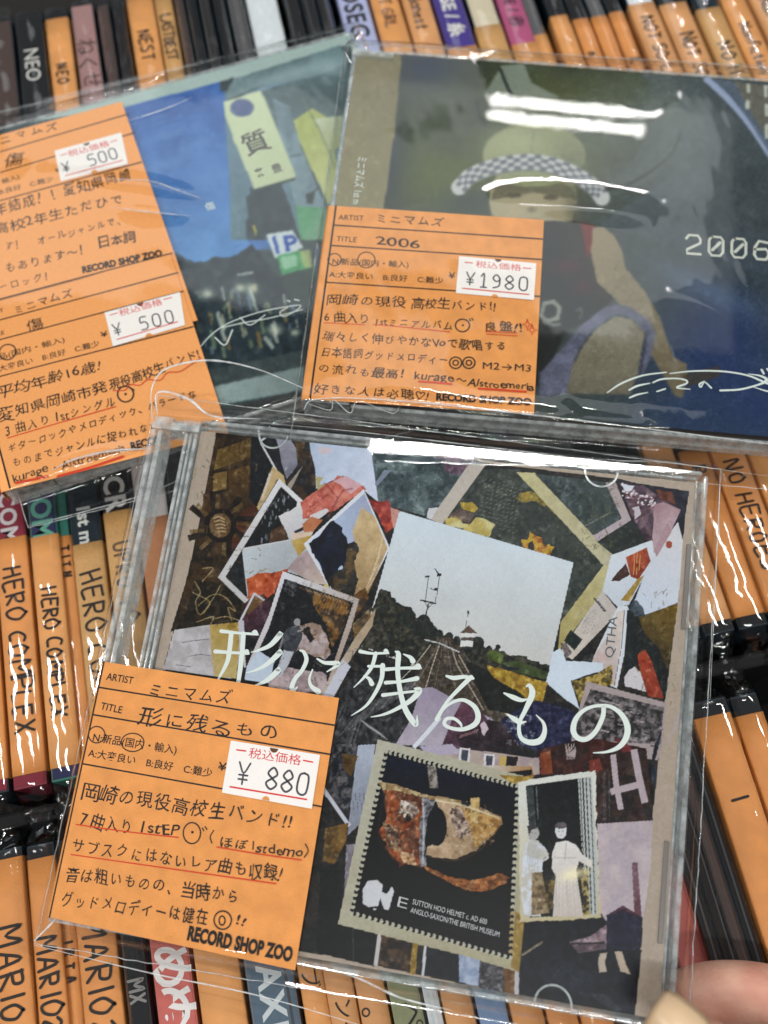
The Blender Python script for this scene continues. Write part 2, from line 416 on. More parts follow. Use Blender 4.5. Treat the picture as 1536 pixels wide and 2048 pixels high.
# ------------------------------------------------------------------ painted cover prints (colour attribute on the paper)
def hashn(i, j, s):
    v = np.sin(i * 127.1 + j * 311.7 + s * 74.7) * 43758.5453
    return v - np.floor(v)
def vnoise(x, y, sc, seed=0, octv=3):
    t = np.zeros_like(x); a = 1.0; tot = 0
    for o in range(octv):
        u = x / sc; v = y / sc; i = np.floor(u); j = np.floor(v); fu = u - i; fv = v - j
        fu = fu * fu * (3 - 2 * fu); fv = fv * fv * (3 - 2 * fv)
        n = (hashn(i, j, seed + o) * (1 - fu) * (1 - fv) + hashn(i + 1, j, seed + o) * fu * (1 - fv)
             + hashn(i, j + 1, seed + o) * (1 - fu) * fv + hashn(i + 1, j + 1, seed + o) * fu * fv)
        t += a * n; tot += a; a *= 0.55; sc *= 0.5
    return t / tot
class Art:
    def __init__(s, plane, x0, x1, y0, y1, nx, ny, z, base):
        s.p = plane; s.z = z
        s.X, s.Y = np.meshgrid(np.linspace(x0, x1, nx), np.linspace(y0, y1, ny))
        s.PX, s.PY = plane.to_px(s.X, s.Y, z)
        s.c = np.zeros((ny, nx, 3)) + np.array(base, float)
        s.seed = 1
    def full(s, P, crop):
        P = np.array(P, float)
        return P / crop[2] + np.array(crop[:2]) if crop else P
    def mask(s, P):
        m = (s.PX > P[:, 0].min()) & (s.PX < P[:, 0].max()) & (s.PY > P[:, 1].min()) & (s.PY < P[:, 1].max())
        r = np.where(m.any(1))[0]; c = np.where(m.any(0))[0]
        if not len(r): return None
        sl = (slice(r[0], r[-1] + 1), slice(c[0], c[-1] + 1))
        x = s.PX[sl]; y = s.PY[sl]; ins = np.zeros(x.shape, bool)
        for (ax, ay), (bx, by) in zip(P, np.roll(P, -1, 0)):
            if ay == by: continue
            ins ^= ((ay > y) != (by > y)) & (x < (bx - ax) * (y - ay) / (by - ay) + ax)
        return sl, ins
    def poly(s, P, c, c2=None, dr=None, crop=None, noise=0.0, ns=14, wob=0.0, al=1.0, thr=None, tex=None):
        """fill P with c; c2 = second colour, along dr (a,b in crop px) or through noise when dr is None"""
        s.seed += 1
        P = s.full(P, crop)
        if wob:
            Q = []
            for a, b in zip(P, np.roll(P, -1, 0)):
                n = max(1, int(np.linalg.norm(b - a) / 7))
                for t in np.arange(n) / n: Q.append(a + (b - a) * t + np.array([random.gauss(0, wob), random.gauss(0, wob)]))
            P = np.array(Q)
        r = s.mask(P)
        if r is None: return
        sl, ins = r; x = s.PX[sl]; y = s.PY[sl]
        col_ = np.zeros(x.shape + (3,)) + np.array(c, float)
        if c2 is not None:
            if dr is not None:
                d = s.full(dr, crop); v = d[1] - d[0]
                t = np.clip(((x - d[0][0]) * v[0] + (y - d[0][1]) * v[1]) / (v @ v), 0, 1)
                t = np.clip(t + 0.12 * (vnoise(x, y, 20, s.seed) - .5), 0, 1)
            else:
                t = vnoise(x, y, ns, s.seed, 4)
                t = np.clip((t - (thr or 0.5)) * 5 + 0.5, 0, 1)
            col_ = col_ * (1 - t[..., None]) + np.array(c2, float) * t[..., None]
        if noise: col_ = col_ + 1.7 * noise * (vnoise(x, y, ns, s.seed + 50, 4) - 0.5)[..., None] * 2
        A = (ins * al)[..., None]
        s.c[sl] = s.c[sl] * (1 - A) + col_ * A
    def line(s, P, wd, c, crop=None, al=1.0, **k):
        P = s.full(P, crop); wd = wd / (crop[2] if crop else 1)
        for a, b in zip(P[:-1], P[1:]):
            v = b - a; L = np.linalg.norm(v)
            if L < 1e-6: continue
            v = v / L; n = np.array([-v[1], v[0]]) * wd / 2; a = a - v * wd * .3; b = b + v * wd * .3
            s.poly([a + n, b + n, b - n, a - n], c, al=al, **k)
    def ell(s, cx, cy, rx, ry, c, crop=None, rot=0, al=1.0, soft=0.0, **k):
        P = [(cx + rx * math.cos(a) * math.cos(rot) - ry * math.sin(a) * math.sin(rot),
              cy + rx * math.cos(a) * math.sin(rot) + ry * math.sin(a) * math.cos(rot)) for a in np.linspace(0, 2 * math.pi, 28, endpoint=False)]
        s.poly(P, c, crop=crop, al=al, **k)
    def glow(s, cx, cy, rx, ry, c, al=1.0, crop=None, rot=0.0):
        if crop: cx = cx / crop[2] + crop[0]; cy = cy / crop[2] + crop[1]; rx /= crop[2]; ry /= crop[2]
        dx = s.PX - cx; dy = s.PY - cy
        u = (dx * math.cos(rot) + dy * math.sin(rot)) / rx; v = (-dx * math.sin(rot) + dy * math.cos(rot)) / ry
        t = (al * np.exp(-(u * u + v * v)))[..., None]
        s.c = s.c * (1 - t) + np.array(c, float) * t
    def blur(s, n=1):
        for _ in range(n):
            p = np.pad(s.c, ((1, 1), (1, 1), (0, 0)), 'edge')
            s.c = (p[:-2, 1:-1] + p[2:, 1:-1] + p[1:-1, :-2] + p[1:-1, 2:] + 2 * p[1:-1, 1:-1]) / 6
    def build(s, name, parent, gain=1.0, grain=4, mottle=1.0):
        rs = np.random.RandomState(3)
        m = s.c.mean(-1)
        if mottle > .9: s.c = m[..., None] + (s.c - m[..., None]) * .84
        fine = (vnoise(s.PX, s.PY, 6, 91, 3) - .5) * 34 * np.clip(1.25 - m / 200, .18, 1) * mottle + (vnoise(s.PX, s.PY, 60, 95, 2) - .5) * 8
        fine += np.where((m < 125) & (m > 14), np.clip((vnoise(s.PX, s.PY, 9, 33, 3) - .60) * 8, 0, 1) * 46 - np.clip((vnoise(s.PX, s.PY, 14, 39, 3) - .58) * 8, 0, 1) * 26, 0) * (mottle * np.clip(m / 60, .25, 1))
        c = s.c * 1.13 - 17 + (rs.normal(0, grain, m.shape) + fine * (0.35 + m / 255))[..., None]
        o = grid_mesh(name, s.X, s.Y, np.full(s.X.shape, s.z), M_ART, parent, lin(np.clip(c, 3, 250)) * gain)
        return o
K1 = (330, 840, 2.695); K2 = (820, 880, 2.56); K3 = (400, 1220, 2.56); K4 = (660, 1460, 2.133)
K5 = (0, 900, 3.84); K6 = (0, 1400, 2.194); K7 = (1100, 860, 3.2); K8 = (1100, 1450, 3.424)
ZART = -0.16
def paint_c():
    a = Art(PC, 1.30, 13.85, 0.2, 12.25, 720, 690, ZART, (172, 155, 140))
    P = a.poly; L = a.line; E_ = a.ell
    art = [(434, 857), (800, 905), (1242, 958), (1290, 972), (1375, 983), (1356, 1192), (1330, 1400), (1304, 1643), (1268, 2034), (980, 1980), (660, 1912), (480, 1885), (205, 1830), (330, 1322), (367, 1192), (395, 1060)]
    P(art, (30, 30, 34), (50, 44, 40), noise=6)
    # --- brown relief at the upper left
    P([(280, 40), (500, 60), (470, 500), (520, 520), (400, 1100), (30, 1140), (110, 880), (200, 500)], (44, 33, 22), (70, 50, 28), crop=K1, noise=12, ns=22)
    P([(285, 160), (470, 95), (465, 200), (265, 270)], (112, 88, 40), (80, 58, 24), [(290, 150), (460, 230)], crop=K1, noise=12)
    P([(262, 290), (335, 275), (330, 370), (258, 385)], (118, 92, 48), crop=K1, noise=10)
    P([(340, 275), (455, 245), (460, 470), (400, 500), (350, 430)], (92, 66, 30), (54, 40, 22), [(350, 300), (450, 480)], crop=K1, noise=10)
    for k in range(7): L([(285 + 25 * k, 80 + 3 * k), (262 + 27 * k, 150 + 6 * k)], 6, (36, 26, 16), K1, al=.5)
    P([(205, 400), (240, 380), (250, 480), (205, 560)], (76, 52, 28), crop=K1, noise=14)
    P([(360, 560), (500, 420), (540, 470), (430, 640), (360, 700)], (94, 48, 32), (60, 38, 28), [(360, 560), (520, 640)], crop=K1, noise=10)
    for an in (-60, -18, 22, 65, 112, 150, 205, 250):
        t = math.radians(an); c0 = (296, 566)
        L([(c0[0] + 90 * math.cos(t), c0[1] + 90 * math.sin(t)), (c0[0] + 175 * math.cos(t + .12), c0[1] + 175 * math.sin(t + .12))], 34, (40, 30, 22), K1, noise=14)
        L([(c0[0] + 96 * math.cos(t + .2), c0[1] + 96 * math.sin(t + .2)), (c0[0] + 160 * math.cos(t + .3), c0[1] + 160 * math.sin(t + .3))], 22, (108, 84, 48), K1, al=.7, noise=20)
    E_(300, 570, 86, 92, (30, 24, 20), K1); E_(298, 568, 58, 66, (104, 78, 50), K1, noise=14, ns=6)
    for k in range(5): L([(262 + k * 6, 530 + k * 18), (290 + k * 5, 520 + k * 20), (320 + k * 2, 535 + k * 17)], 6, (176, 150, 110), K1)
    P([(160, 860), (300, 880), (420, 960), (400, 1100), (60, 1130), (130, 980)], (34, 28, 20), (58, 46, 28), crop=K1, noise=10)
    for q in ([(160, 870), (190, 930), (165, 980), (190, 1050), (260, 960), (300, 890)], [(200, 800), (260, 800), (200, 870)], [(180, 1000), (260, 940), (330, 960), (380, 1030), (340, 1010), (360, 1080)],
              [(170, 1090), (260, 1060), (240, 1110)], [(150, 930), (240, 980), (210, 1040)], [(270, 1070), (330, 1060), (400, 1080)]):
        L([tuple(t) for t in smooth_line(q, 4)], 5, (166, 142, 98), K1, al=.75)
    # --- dark photographs, top
    P([(465, 60), (590, 65), (620, 170), (560, 300), (500, 480), (455, 420)], (26, 30, 36), crop=K1, noise=6)
    P([(520, 100), (590, 65), (640, 200), (612, 295)], (32, 34, 42), crop=K1)
    L([(500, 60), (520, 130), (612, 292)], 9, (196, 196, 200), K1); L([(520, 110), (578, 72)], 9, (190, 190, 198), K1)
    P([(585, 65), (655, 72), (705, 150), (715, 240), (660, 330), (630, 240), (615, 150)], (152, 150, 166), (112, 112, 128), [(600, 80), (700, 300)], crop=K1, noise=10)
    P([(690, 75), (772, 88), (790, 200), (815, 300), (812, 370), (735, 440), (650, 330), (720, 240)], (34, 33, 38), (70, 52, 36), crop=K1, noise=10, wob=1)
    P([(700, 110), (760, 100), (740, 190), (715, 230)], (98, 78, 46), (60, 46, 30), crop=K1, noise=10)
    P([(660, 350), (740, 250), (700, 330), (670, 390)], (150, 140, 130), crop=K1)
    P([(580, 250), (640, 300), (650, 345), (608, 320), (505, 488), (495, 470)], (188, 160, 112), crop=K1, noise=8)
    P([(560, 290), (580, 275), (530, 420), (515, 440)], (196, 186, 176), crop=K1)
    P([(775, 88), (1000, 105), (1110, 140), (1130, 300), (1155, 445), (1062, 372), (960, 300), (850, 350), (815, 370), (810, 260), (785, 170)], (168, 182, 210), (196, 204, 226), [(800, 100), (1150, 400)], crop=K1, noise=6)
    P([(820, 150), (910, 150), (890, 180), (840, 185)], (208, 176, 176), crop=K1, al=.6, wob=1)
    P([(812, 300), (850, 310), (835, 350), (870, 345), (820, 380)], (170, 160, 110), crop=K1, wob=1)
    P([(1105, 135), (1536, 170), (1720, 230), (1560, 560), (1270, 480), (1150, 450), (1130, 300)], (62, 78, 84), (92, 108, 112), crop=K1, noise=14, ns=30)
    P([(1130, 345), (1180, 270), (1220, 270), (1140, 360)], (120, 130, 150), crop=K1)
    P([(1440, 140), (1536, 150), (1700, 190), (1640, 300), (1520, 290)], (70, 62, 80), (120, 70, 100), crop=K1, noise=14, ns=12, al=.7)
    # --- white framed photo, upper left
    P([(615, 316), (740, 432), (800, 600), (780, 645), (430, 988), (286, 848)], (206, 206, 212), (186, 182, 184), [(600, 320), (400, 960)], crop=K1, noise=3)
    P([(625, 358), (712, 440), (690, 640), (420, 690), (448, 965), (325, 846)], (26, 30, 32), (38, 40, 44), [(625, 358), (400, 900)], crop=K1)
    for k in range(46):
        x = 520 + random.random() * 150; y = 400 + (x - 520) * -.1 + random.random() * 240
        L([(x, y), (x + random.uniform(-3, 3), y + random.uniform(8, 26))], random.uniform(4, 10), random.choice([(150, 156, 170), (110, 116, 130), (90, 96, 104)]), K1, al=.75)
    P([(570, 600), (640, 560), (660, 640), (560, 660)], (84, 58, 40), crop=K1, noise=10)
    P([(612, 518), (742, 448), (800, 600), (760, 640), (670, 642)], (204, 203, 206), (184, 180, 190), [(620, 500), (720, 640)], crop=K1, wob=.6)
    P([(730, 440), (900, 330), (930, 300), (985, 310), (1085, 370), (930, 480), (800, 530), (745, 530)], (190, 92, 78), (206, 120, 104), crop=K1, noise=12, ns=16, wob=.8)
    P([(905, 330), (975, 300), (1062, 350), (1000, 400), (950, 350)], (206, 160, 170), crop=K1, noise=8)
    for q in ([(860, 340), (930, 420)], [(900, 470), (960, 380), (1010, 370)], [(780, 470), (880, 400)], [(880, 520), (930, 440)]): L(q, 9, (136, 56, 58), K1, al=.5)
    P([(780, 515), (870, 475), (885, 490), (830, 535), (780, 545)], (202, 196, 202), crop=K1)
    P([(740, 560), (790, 520), (850, 540), (800, 600), (750, 610)], (186, 112, 74), crop=K1, noise=8)
    P([(695, 600), (745, 575), (745, 595), (700, 612)], (40, 36, 40), crop=K1)
    P([(690, 610), (800, 600), (760, 640), (680, 645)], (206, 180, 160), crop=K1, noise=10)
    # --- sky and orange photo
    P([(415, 700), (690, 645), (790, 620), (905, 895), (640, 812), (445, 960)], (186, 194, 202), (166, 172, 180), [(420, 690), (620, 800)], crop=K1)
    P([(440, 860), (480, 835), (520, 820), (560, 828), (665, 800), (640, 860), (560, 960), (446, 965)], (196, 92, 44), (170, 70, 42), [(440, 830), (600, 950)], crop=K1, noise=16, wob=1)
    P([(680, 650), (790, 620), (770, 680), (720, 735), (700, 700)], (196, 168, 96), (176, 140, 60), [(680, 650), (760, 720)], crop=K1, noise=10)
    P([(715, 735), (770, 700), (890, 890), (800, 880), (660, 800)], (160, 138, 144), (190, 170, 160), [(700, 740), (860, 880)], crop=K1, noise=10)
    P([(770, 690), (800, 680), (875, 880), (850, 850)], (150, 60, 46), crop=K1)
    P([(855, 890), (885, 885), (900, 912), (870, 915)], (206, 190, 70), crop=K1)
    # --- tree photo
    P([(748, 668), (1070, 372), (1212, 690), (1010, 1090), (960, 1200), (885, 905)], (206, 208, 220), crop=K1)
    P([(775, 668), (1075, 395), (1198, 690), (1080, 960), (1000, 1090), (905, 930)], (176, 196, 228), (150, 160, 190), [(800, 640), (1100, 500)], crop=K1)
    P([(1060, 470), (1130, 520), (1200, 690), (1080, 970), (1000, 1090), (960, 900), (1030, 690), (1010, 600)], (196, 168, 124), (160, 130, 90), [(1080, 600), (1050, 950)], crop=K1, noise=12)
    P([(775, 670), (850, 600), (905, 535), (950, 580), (980, 640), (1000, 700), (985, 780), (930, 800), (880, 900), (840, 800)], (20, 30, 54), (12, 20, 34), crop=K1, noise=8, wob=1.5)
    P([(985, 690), (1020, 650), (1050, 690), (1020, 760), (1040, 860), (1010, 1010), (950, 1000), (905, 930), (880, 850), (960, 800)], (48, 46, 44), (90, 70, 40), crop=K1, noise=12, wob=1.5)
    for k in range(5): L([(1060 + 22 * k, 960 - 50 * k), (1130 + 12 * k, 850 - 60 * k)], 6, (214, 196, 166), K1, al=.6)
    P([(1010, 950), (1080, 900), (1100, 960), (1000, 1100), (960, 1120)], (110, 76, 34), (64, 50, 36), crop=K1, noise=14)
    P([(1098, 432), (1180, 440), (1200, 428), (1225, 470), (1262, 490), (1250, 570), (1190, 612), (1150, 520)], (188, 76, 54), (150, 50, 46), crop=K1, noise=14, wob=1)
    P([(1215, 470), (1262, 488), (1240, 600), (1225, 560)], (206, 170, 160), crop=K1, al=.7)
    P([(1190, 610), (1235, 590), (1212, 695)], (34, 32, 34), crop=K1)
    # --- aged dark picture with yellowed border
    P([(300, 150), (560, 150), (990, 640), (770, 940), (150, 430)], (52, 60, 58), (62, 68, 62), crop=K2, noise=8)
    for r in range(11):
        for k in range(9):
            x = 385 + k * 22 - r * 4 + random.uniform(-3, 3); y = 205 + r * 22 - k * 3 + k * 9
            if x < 590: L([(x, y), (x + 11, y + random.uniform(-10, 6))], 5, (112, 112, 100), K2, al=.7)
    P([(180, 400), (235, 385), (270, 420), (305, 435), (340, 395), (390, 400), (430, 430), (410, 500), (180, 432)], (186, 166, 88), (196, 186, 130), crop=K2, noise=14, wob=1.2)
    P([(255, 318), (320, 318), (352, 345), (330, 375), (270, 350)], (166, 140, 48), crop=K2, noise=16, wob=1)
    P([(190, 395), (250, 350), (330, 380), (300, 430), (240, 400)], (120, 92, 84), crop=K2, noise=20, ns=6, al=.7)
    P([(535, 300), (570, 275), (620, 262), (680, 285), (720, 330), (690, 345), (650, 315), (590, 322)], (156, 132, 48), (110, 100, 50), crop=K2, noise=18, ns=8, wob=1.2)
    P([(700, 330), (740, 350), (770, 400), (720, 370)], (110, 100, 46), crop=K2, noise=14, wob=1)
    P([(565, 505), (600, 512), (612, 465), (640, 495), (670, 500), (690, 545), (705, 530), (742, 548), (715, 590), (690, 598), (650, 570), (580, 555)], (186, 150, 44), (168, 96, 44), crop=K2, noise=14, ns=10, wob=1)
    P([(600, 530), (630, 520), (640, 570), (600, 560)], (60, 50, 50), crop=K2, wob=1)
    for k in range(60):
        x = 760 + random.random() * 200; y = 520 + random.random() * 250; E_(x, y, 2.5, 2.5, (96, 98, 50), K2, al=.7)
    P([(545, 165), (638, 168), (1088, 640), (992, 642)], (188, 180, 132), (176, 168, 140), [(560, 170), (1060, 640)], crop=K2, noise=7, wob=.3)
    P([(992, 640), (1088, 640), (758, 1085), (770, 935)], (186, 176, 130), (170, 156, 96), [(1030, 640), (780, 1060)], crop=K2, noise=9, wob=.3)
    P([(300, 125), (385, 130), (165, 432), (105, 405)], (184, 174, 166), crop=K2, noise=4)
    P([(95, 350), (145, 345), (110, 405), (85, 400)], (196, 196, 200), crop=K2)
    # --- top right corner
    P([(640, 175), (1010, 215), (1120, 405), (940, 490)], (54, 66, 68), (64, 76, 78), crop=K2, noise=6)
    for k in range(9): L([(890 + k * 14, 445 - k * 7), (905 + k * 15, 432 - k * 8)], 5, (130, 130, 116), K2, al=.6)
    P([(1000, 218), (1050, 212), (1132, 410), (958, 520), (940, 488), (1085, 402)], (164, 148, 148), (176, 160, 170), [(1030, 220), (1000, 500)], crop=K2, noise=4)
    P([(1060, 205), (1375 * 1.04, 262), (1392, 500), (1240, 600), (1135, 405)], (40, 40, 56), crop=K2, noise=8)
    P([(1080, 215), (1200, 235), (1290, 300), (1385, 355), (1340, 470), (1250, 590), (1200, 500), (1130, 380)], (110, 84, 94), (78, 58, 74), crop=K2, noise=18, ns=14)
    for k in range(70):
        x = 1085 + random.random() * 180; y = 225 + (x - 1085) * .45 + random.random() * 60
        E_(x, y, random.uniform(3, 9), random.uniform(3, 9), random.choice([(206, 200, 208), (150, 110, 120), (96, 50, 60), (190, 170, 180)]), K2)
    P([(1085, 225), (1150, 235), (1130, 262), (1100, 262)], (200, 206, 220), crop=K2)
    P([(1140, 345), (1170, 340), (1190, 380), (1150, 410)], (186, 176, 186), crop=K2, wob=1)
    P([(1260, 255), (1340, 265), (1360, 330), (1280, 300)], (110, 60, 44), crop=K2, noise=12)
    P([(1250, 330), (1300, 318), (1386, 358), (1335, 470), (1262, 590), (1240, 560)], (158, 122, 132), (176, 150, 158), [(1260, 330), (1330, 460)], crop=K2, noise=8)
    P([(958, 522), (1132, 412), (1205, 510), (1240, 520), (1045, 592)], (42, 50, 48), crop=K2, noise=5)
    P([(1030, 590), (1240, 512), (1252, 600), (1120, 845), (1060, 852), (985, 770)], (200, 206, 218), (188, 196, 210), [(1040, 590), (1100, 850)], crop=K2)
    P([(1105, 600), (1212, 550), (1232, 620), (1170, 715), (1130, 700)], (182, 80, 40), (140, 54, 30), [(1110, 590), (1220, 660)], crop=K2, noise=10)
    for k in range(3): L([(1150 + 14 * k, 580 - 5 * k), (1145 + 14 * k, 690)], 3, (206, 150, 90), K2)
    P([(1030, 720), (1100, 632), (1128, 690), (1075, 725), (1040, 722)], (74, 44, 38), crop=K2, wob=1)
    P([(1078, 822), (1165, 712), (1200, 690), (1122, 828)], (158, 128, 52), crop=K2)
    P([(1252, 575), (1372, 420), (1398, 520), (1372, 832), (1205, 900), (1142, 845), (1200, 690)], (190, 200, 220), (200, 198, 206), [(1150, 830), (1380, 500)], crop=K2)
    P([(1250, 560), (1320, 420), (1340, 470), (1262, 600)], (168, 134, 144), crop=K2)
    E_(1326, 536, 17, 20, (166, 76, 50), K2)
    P([(985, 770), (1068, 880), (830, 1125), (770, 1085)], (186, 176, 172), (196, 186, 176), [(960, 800), (800, 1100)], crop=K2, noise=6)
    for k in range(90):
        E_(880 + random.random() * 90 - 20, 840 + random.random() * 150, 2.6, 2.6, (140, 138, 142), K2, al=.7)
    for i, ch in enumerate(range(5)):
        L([(942 + i * 12, 812 + i * 14), (952 + i * 12, 820 + i * 14)], 8, (40, 40, 44), K2)
    P([(822, 970), (884, 1022), (842, 1078), (788, 1028)], (34, 44, 44), crop=K2)
    P([(770, 1040), (800, 1040), (830, 1090), (800, 1120)], (120, 106, 110), crop=K2, noise=20, ns=6)
    P([(1065, 850), (1122, 848), (1105, 1060), (1060, 1272), (1010, 1250), (930, 1130)], (200, 204, 214), crop=K2)
    P([(1060, 880), (1100, 870), (1050, 1262), (985, 1225), (925, 1130), (1040, 960)], (188, 170, 168), (202, 190, 184), [(940, 1130), (1090, 900)], crop=K2, noise=8)
    L([(1098, 872), (1084, 1050), (1046, 1258)], 3, (70, 76, 90), K2)
    for k in range(4): L([(965 + 14 * k, 1090), (960 + 14 * k, 1130)], 4, (206, 150, 150), K2, al=.6)
    P([(890, 1110), (940, 1095), (935, 1135), (890, 1135)], (60, 60, 60), crop=K2, wob=1)
    P([(1112, 870), (1160, 880), (1200, 900), (1372, 832), (1350, 1000), (1308, 1330), (1215, 1300), (1095, 1180)], (28, 34, 36), crop=K2, noise=5)
    P([(1170, 905), (1372, 835), (1340, 1050), (1322, 1180), (1270, 1060), (1200, 990)], (126, 100, 34), (70, 56, 26), [(1340, 860), (1230, 1080)], crop=K2, noise=10)
    P([(1115, 850), (1160, 820), (1200, 870), (1210, 905), (1150, 900)], (70, 80, 92), crop=K2, noise=26, ns=8, wob=1.4)
    P([(1165, 1105), (1182, 1080), (1205, 1076), (1235, 1130), (1300, 1325), (1222, 1315), (1180, 1200)], (172, 66, 38), (140, 46, 28), [(1170, 1090), (1280, 1330)], crop=K2, noise=8)
    P([(1097, 1215), (1120, 1180), (1150, 1160), (1180, 1190), (1210, 1290), (1150, 1272), (1100, 1260)], (196, 190, 196), crop=K2)
    P([(725, 1092), (772, 1066), (800, 1130), (985, 1140), (992, 1178), (900, 1205), (822, 1232), (868, 1375), (800, 1330), (695, 1240)], (196, 208, 224), crop=K2, wob=.4)
    P([(825, 1238), (960, 1195), (1035, 1150), (1035, 1250), (960, 1262), (905, 1240), (875, 1360)], (176, 148, 70), (90, 76, 40), crop=K2, noise=20, ns=8, wob=1)
    # --- railway photograph
    rail = [(799, 1022), (1147, 1125), (1078, 1427), (723, 1293)]
    P(rail, (198, 210, 224), (194, 194, 194), [(950, 1050), (920, 1290)])
    P([(752, 1200), (762, 1176), (779, 1184), (800, 1206), (822, 1218), (842, 1246), (860, 1262), (880, 1268), (905, 1275), (984, 1296), (1015, 1306), (1100, 1330), (1078, 1427), (723, 1293), (735, 1250)], (34, 38, 36), (66, 62, 50), noise=12, ns=7, wob=2.2)
    for x, y, r in ((70, 925, 34), (85, 960, 40), (110, 980, 34), (150, 990, 20), (345, 1040, 36), (310, 1050, 20), (0, 900, 30), (-30, 920, 40), (30, 960, 30), (200, 1005, 22), (240, 1020, 18), (450, 1060, 14)):
        E_(x, y, r, r * .95, (38, 44, 40), K2, noise=10, ns=6)
    P([(150, 1005), (205, 1010), (260, 1060), (520, 1440), (260, 1440), (-10, 1380), (40, 1140)], (62, 54, 48), (84, 72, 60), crop=K2, noise=12, ns=5)
    for q in ([(160, 1020), (60, 1200), (10, 1330)], [(172, 1020), (140, 1200), (110, 1330)], [(185, 1020), (210, 1180), (250, 1330)], [(195, 1020), (260, 1150), (330, 1260)]): L(q, 3, (128, 118, 108), K2, al=.7)
    for k in range(16): L([(150 - k * 8, 1050 + k * 17), (215 + k * 9, 1055 + k * 17)], 3, (48, 42, 38), K2, al=.5)
    for q in ([(105, 1050), (20, 1160), (-60, 1240)], [(150, 1050), (110, 1170), (80, 1270)], [(215, 1070), (240, 1150), (375, 1380)], [(250, 1100), (300, 1190)]): L(q, 5, (186, 174, 158), K2, al=.85)
    L([(350, 1215), (500, 1415)], 6, (186, 170, 140), K2)
    L([(75, 1022), (150, 1040), (250, 1085)], 6, (186, 186, 190), K2)
    P([(395, 1085), (430, 1075), (480, 1100), (470, 1150), (400, 1120)], (86, 100, 44), crop=K2, noise=12)
    P([(470, 1140), (560, 1130), (705, 1190), (695, 1225), (540, 1190)], (66, 78, 42), crop=K2, noise=10)
    P([(480, 1160), (560, 1165), (560, 1180), (480, 1175)], (36, 40, 46), crop=K2)
    P([(390, 1152), (470, 1170), (705, 1245), (668, 1372), (640, 1360), (560, 1290), (430, 1220)], (172, 140, 44), (148, 112, 36), crop=K2, noise=16, ns=8, wob=.7)
    P([(400, 1180), (430, 1220), (560, 1300), (655, 1370), (640, 1430), (400, 1380), (270, 1120)], (30, 33, 30), crop=K2, noise=8)
    P([(262, 985), (328, 985), (322, 1060), (258, 1058)], (206, 206, 206), crop=K2); P([(262, 1010), (325, 1010), (325, 1028), (262, 1026)], (70, 60, 56), crop=K2)
    P([(256, 988), (300, 948), (345, 990)], (98, 78, 66), crop=K2); L([(270, 1060), (315, 1062)], 8, (60, 58, 56), K2)
    L([(298, 880), (286, 955)], 3, (50, 46, 44), K2); E_(298, 882, 6, 10, (44, 40, 38), K2)
    for q, wd in (([(95, 700), (78, 815)], 3.5), ([(152, 690), (130, 835)], 3.5), ([(55, 820), (132, 838)], 9), ([(95, 840), (80, 900), (60, 990)], 7), ([(75, 825), (92, 860), (115, 838)], 4), ([(80, 700), (97, 698)], 10),
                  ([(128, 660), (152, 694)], 6), ([(142, 692), (157, 690)], 13), ([(106, 760), (138, 772)], 4), ([(128, 762), (140, 764)], 12)): L(q, wd, (50, 42, 46), K2)
    # --- left middle
    P([(50, 1132), (230, 1105), (400, 1090), (410, 1200), (380, 1395), (-10, 1345)], (186, 180, 186), (170, 164, 168), crop=K1, noise=6)
    P([(240, 1105), (400, 1090), (400, 1200), (385, 1395), (265, 1380), (250, 1250)], (168, 138, 66), (190, 168, 110), [(380, 1150), (250, 1300)], crop=K1, noise=10)
    for q in ([(90, 1200), (150, 1190), (240, 1180)], [(120, 1275), (200, 1262), (240, 1270)], [(60, 1320), (140, 1330)]): L(q, 4, (90, 84, 96), K1, al=.8)
    P([(430, 985), (530, 935), (570, 980), (560, 1140), (480, 1180), (420, 1100)], (84, 46, 60), (60, 40, 50), [(430, 1000), (560, 1120)], crop=K1, noise=10)
    P([(470, 935), (532, 972), (450, 1050), (425, 1030)], (108, 78, 46), crop=K1, noise=8)
    L([(532, 970), (482, 935), (410, 1075), (420, 1180), (430, 1330)], 11, (192, 188, 198), K1)
    P([(395, 1080), (425, 1080), (430, 1200), (400, 1200)], (180, 176, 190), crop=K1)
    # --- man photograph
    P([(635, 815), (1047, 965), (1000, 1130), (885, 1440), (430, 1400), (440, 1330), (560, 1050)], (206, 206, 216), (170, 150, 140), [(650, 820), (1000, 1200)], crop=K1)
    P([(645, 855), (1016, 985), (880, 1400), (860, 1450), (470, 1400), (500, 1250), (560, 1120)], (26, 29, 36), (34, 34, 38), crop=K1, noise=6)
    for k in range(50):
        x = 640 + random.random() * 60; y = 870 + random.random() * 80; L([(x, y), (x + 12, y + 3)], 5, (96, 96, 104), K1, al=.6)
    P([(720, 900), (1008, 985), (960, 1130), (900, 1230), (870, 1110), (800, 1000), (790, 940)], (130, 92, 44), (60, 48, 40), crop=K1, noise=16, ns=12)
    for k in range(12):
        L([(760 + k * 20, 905 + k * 7), (775 + k * 20, 925 + k * 7)], 5, (176, 160, 136), K1, al=.55)
        L([(800 + k * 16, 1000 + k * 10 % 60), (850 + k * 12, 930 + k * 5)], 6, (176, 120, 50), K1, al=.45)
    P([(722, 1112), (790, 1092), (840, 1110), (880, 1180), (892, 1262), (860, 1290), (790, 1262), (710, 1240)], (176, 158, 160), (150, 124, 110), crop=K1, noise=14, wob=1)
    P([(740, 1130), (770, 1110), (800, 1180), (780, 1200)], (50, 44, 44), crop=K1, wob=1)
    P([(560, 1370), (640, 1330), (860, 1360), (880, 1420), (860, 1480), (560, 1440)], (176, 156, 160), (150, 130, 136), crop=K1, noise=12, wob=1)
    P([(440, 1330), (500, 1240), (590, 1300), (560, 1420), (430, 1400)], (182, 194, 214), crop=K1)
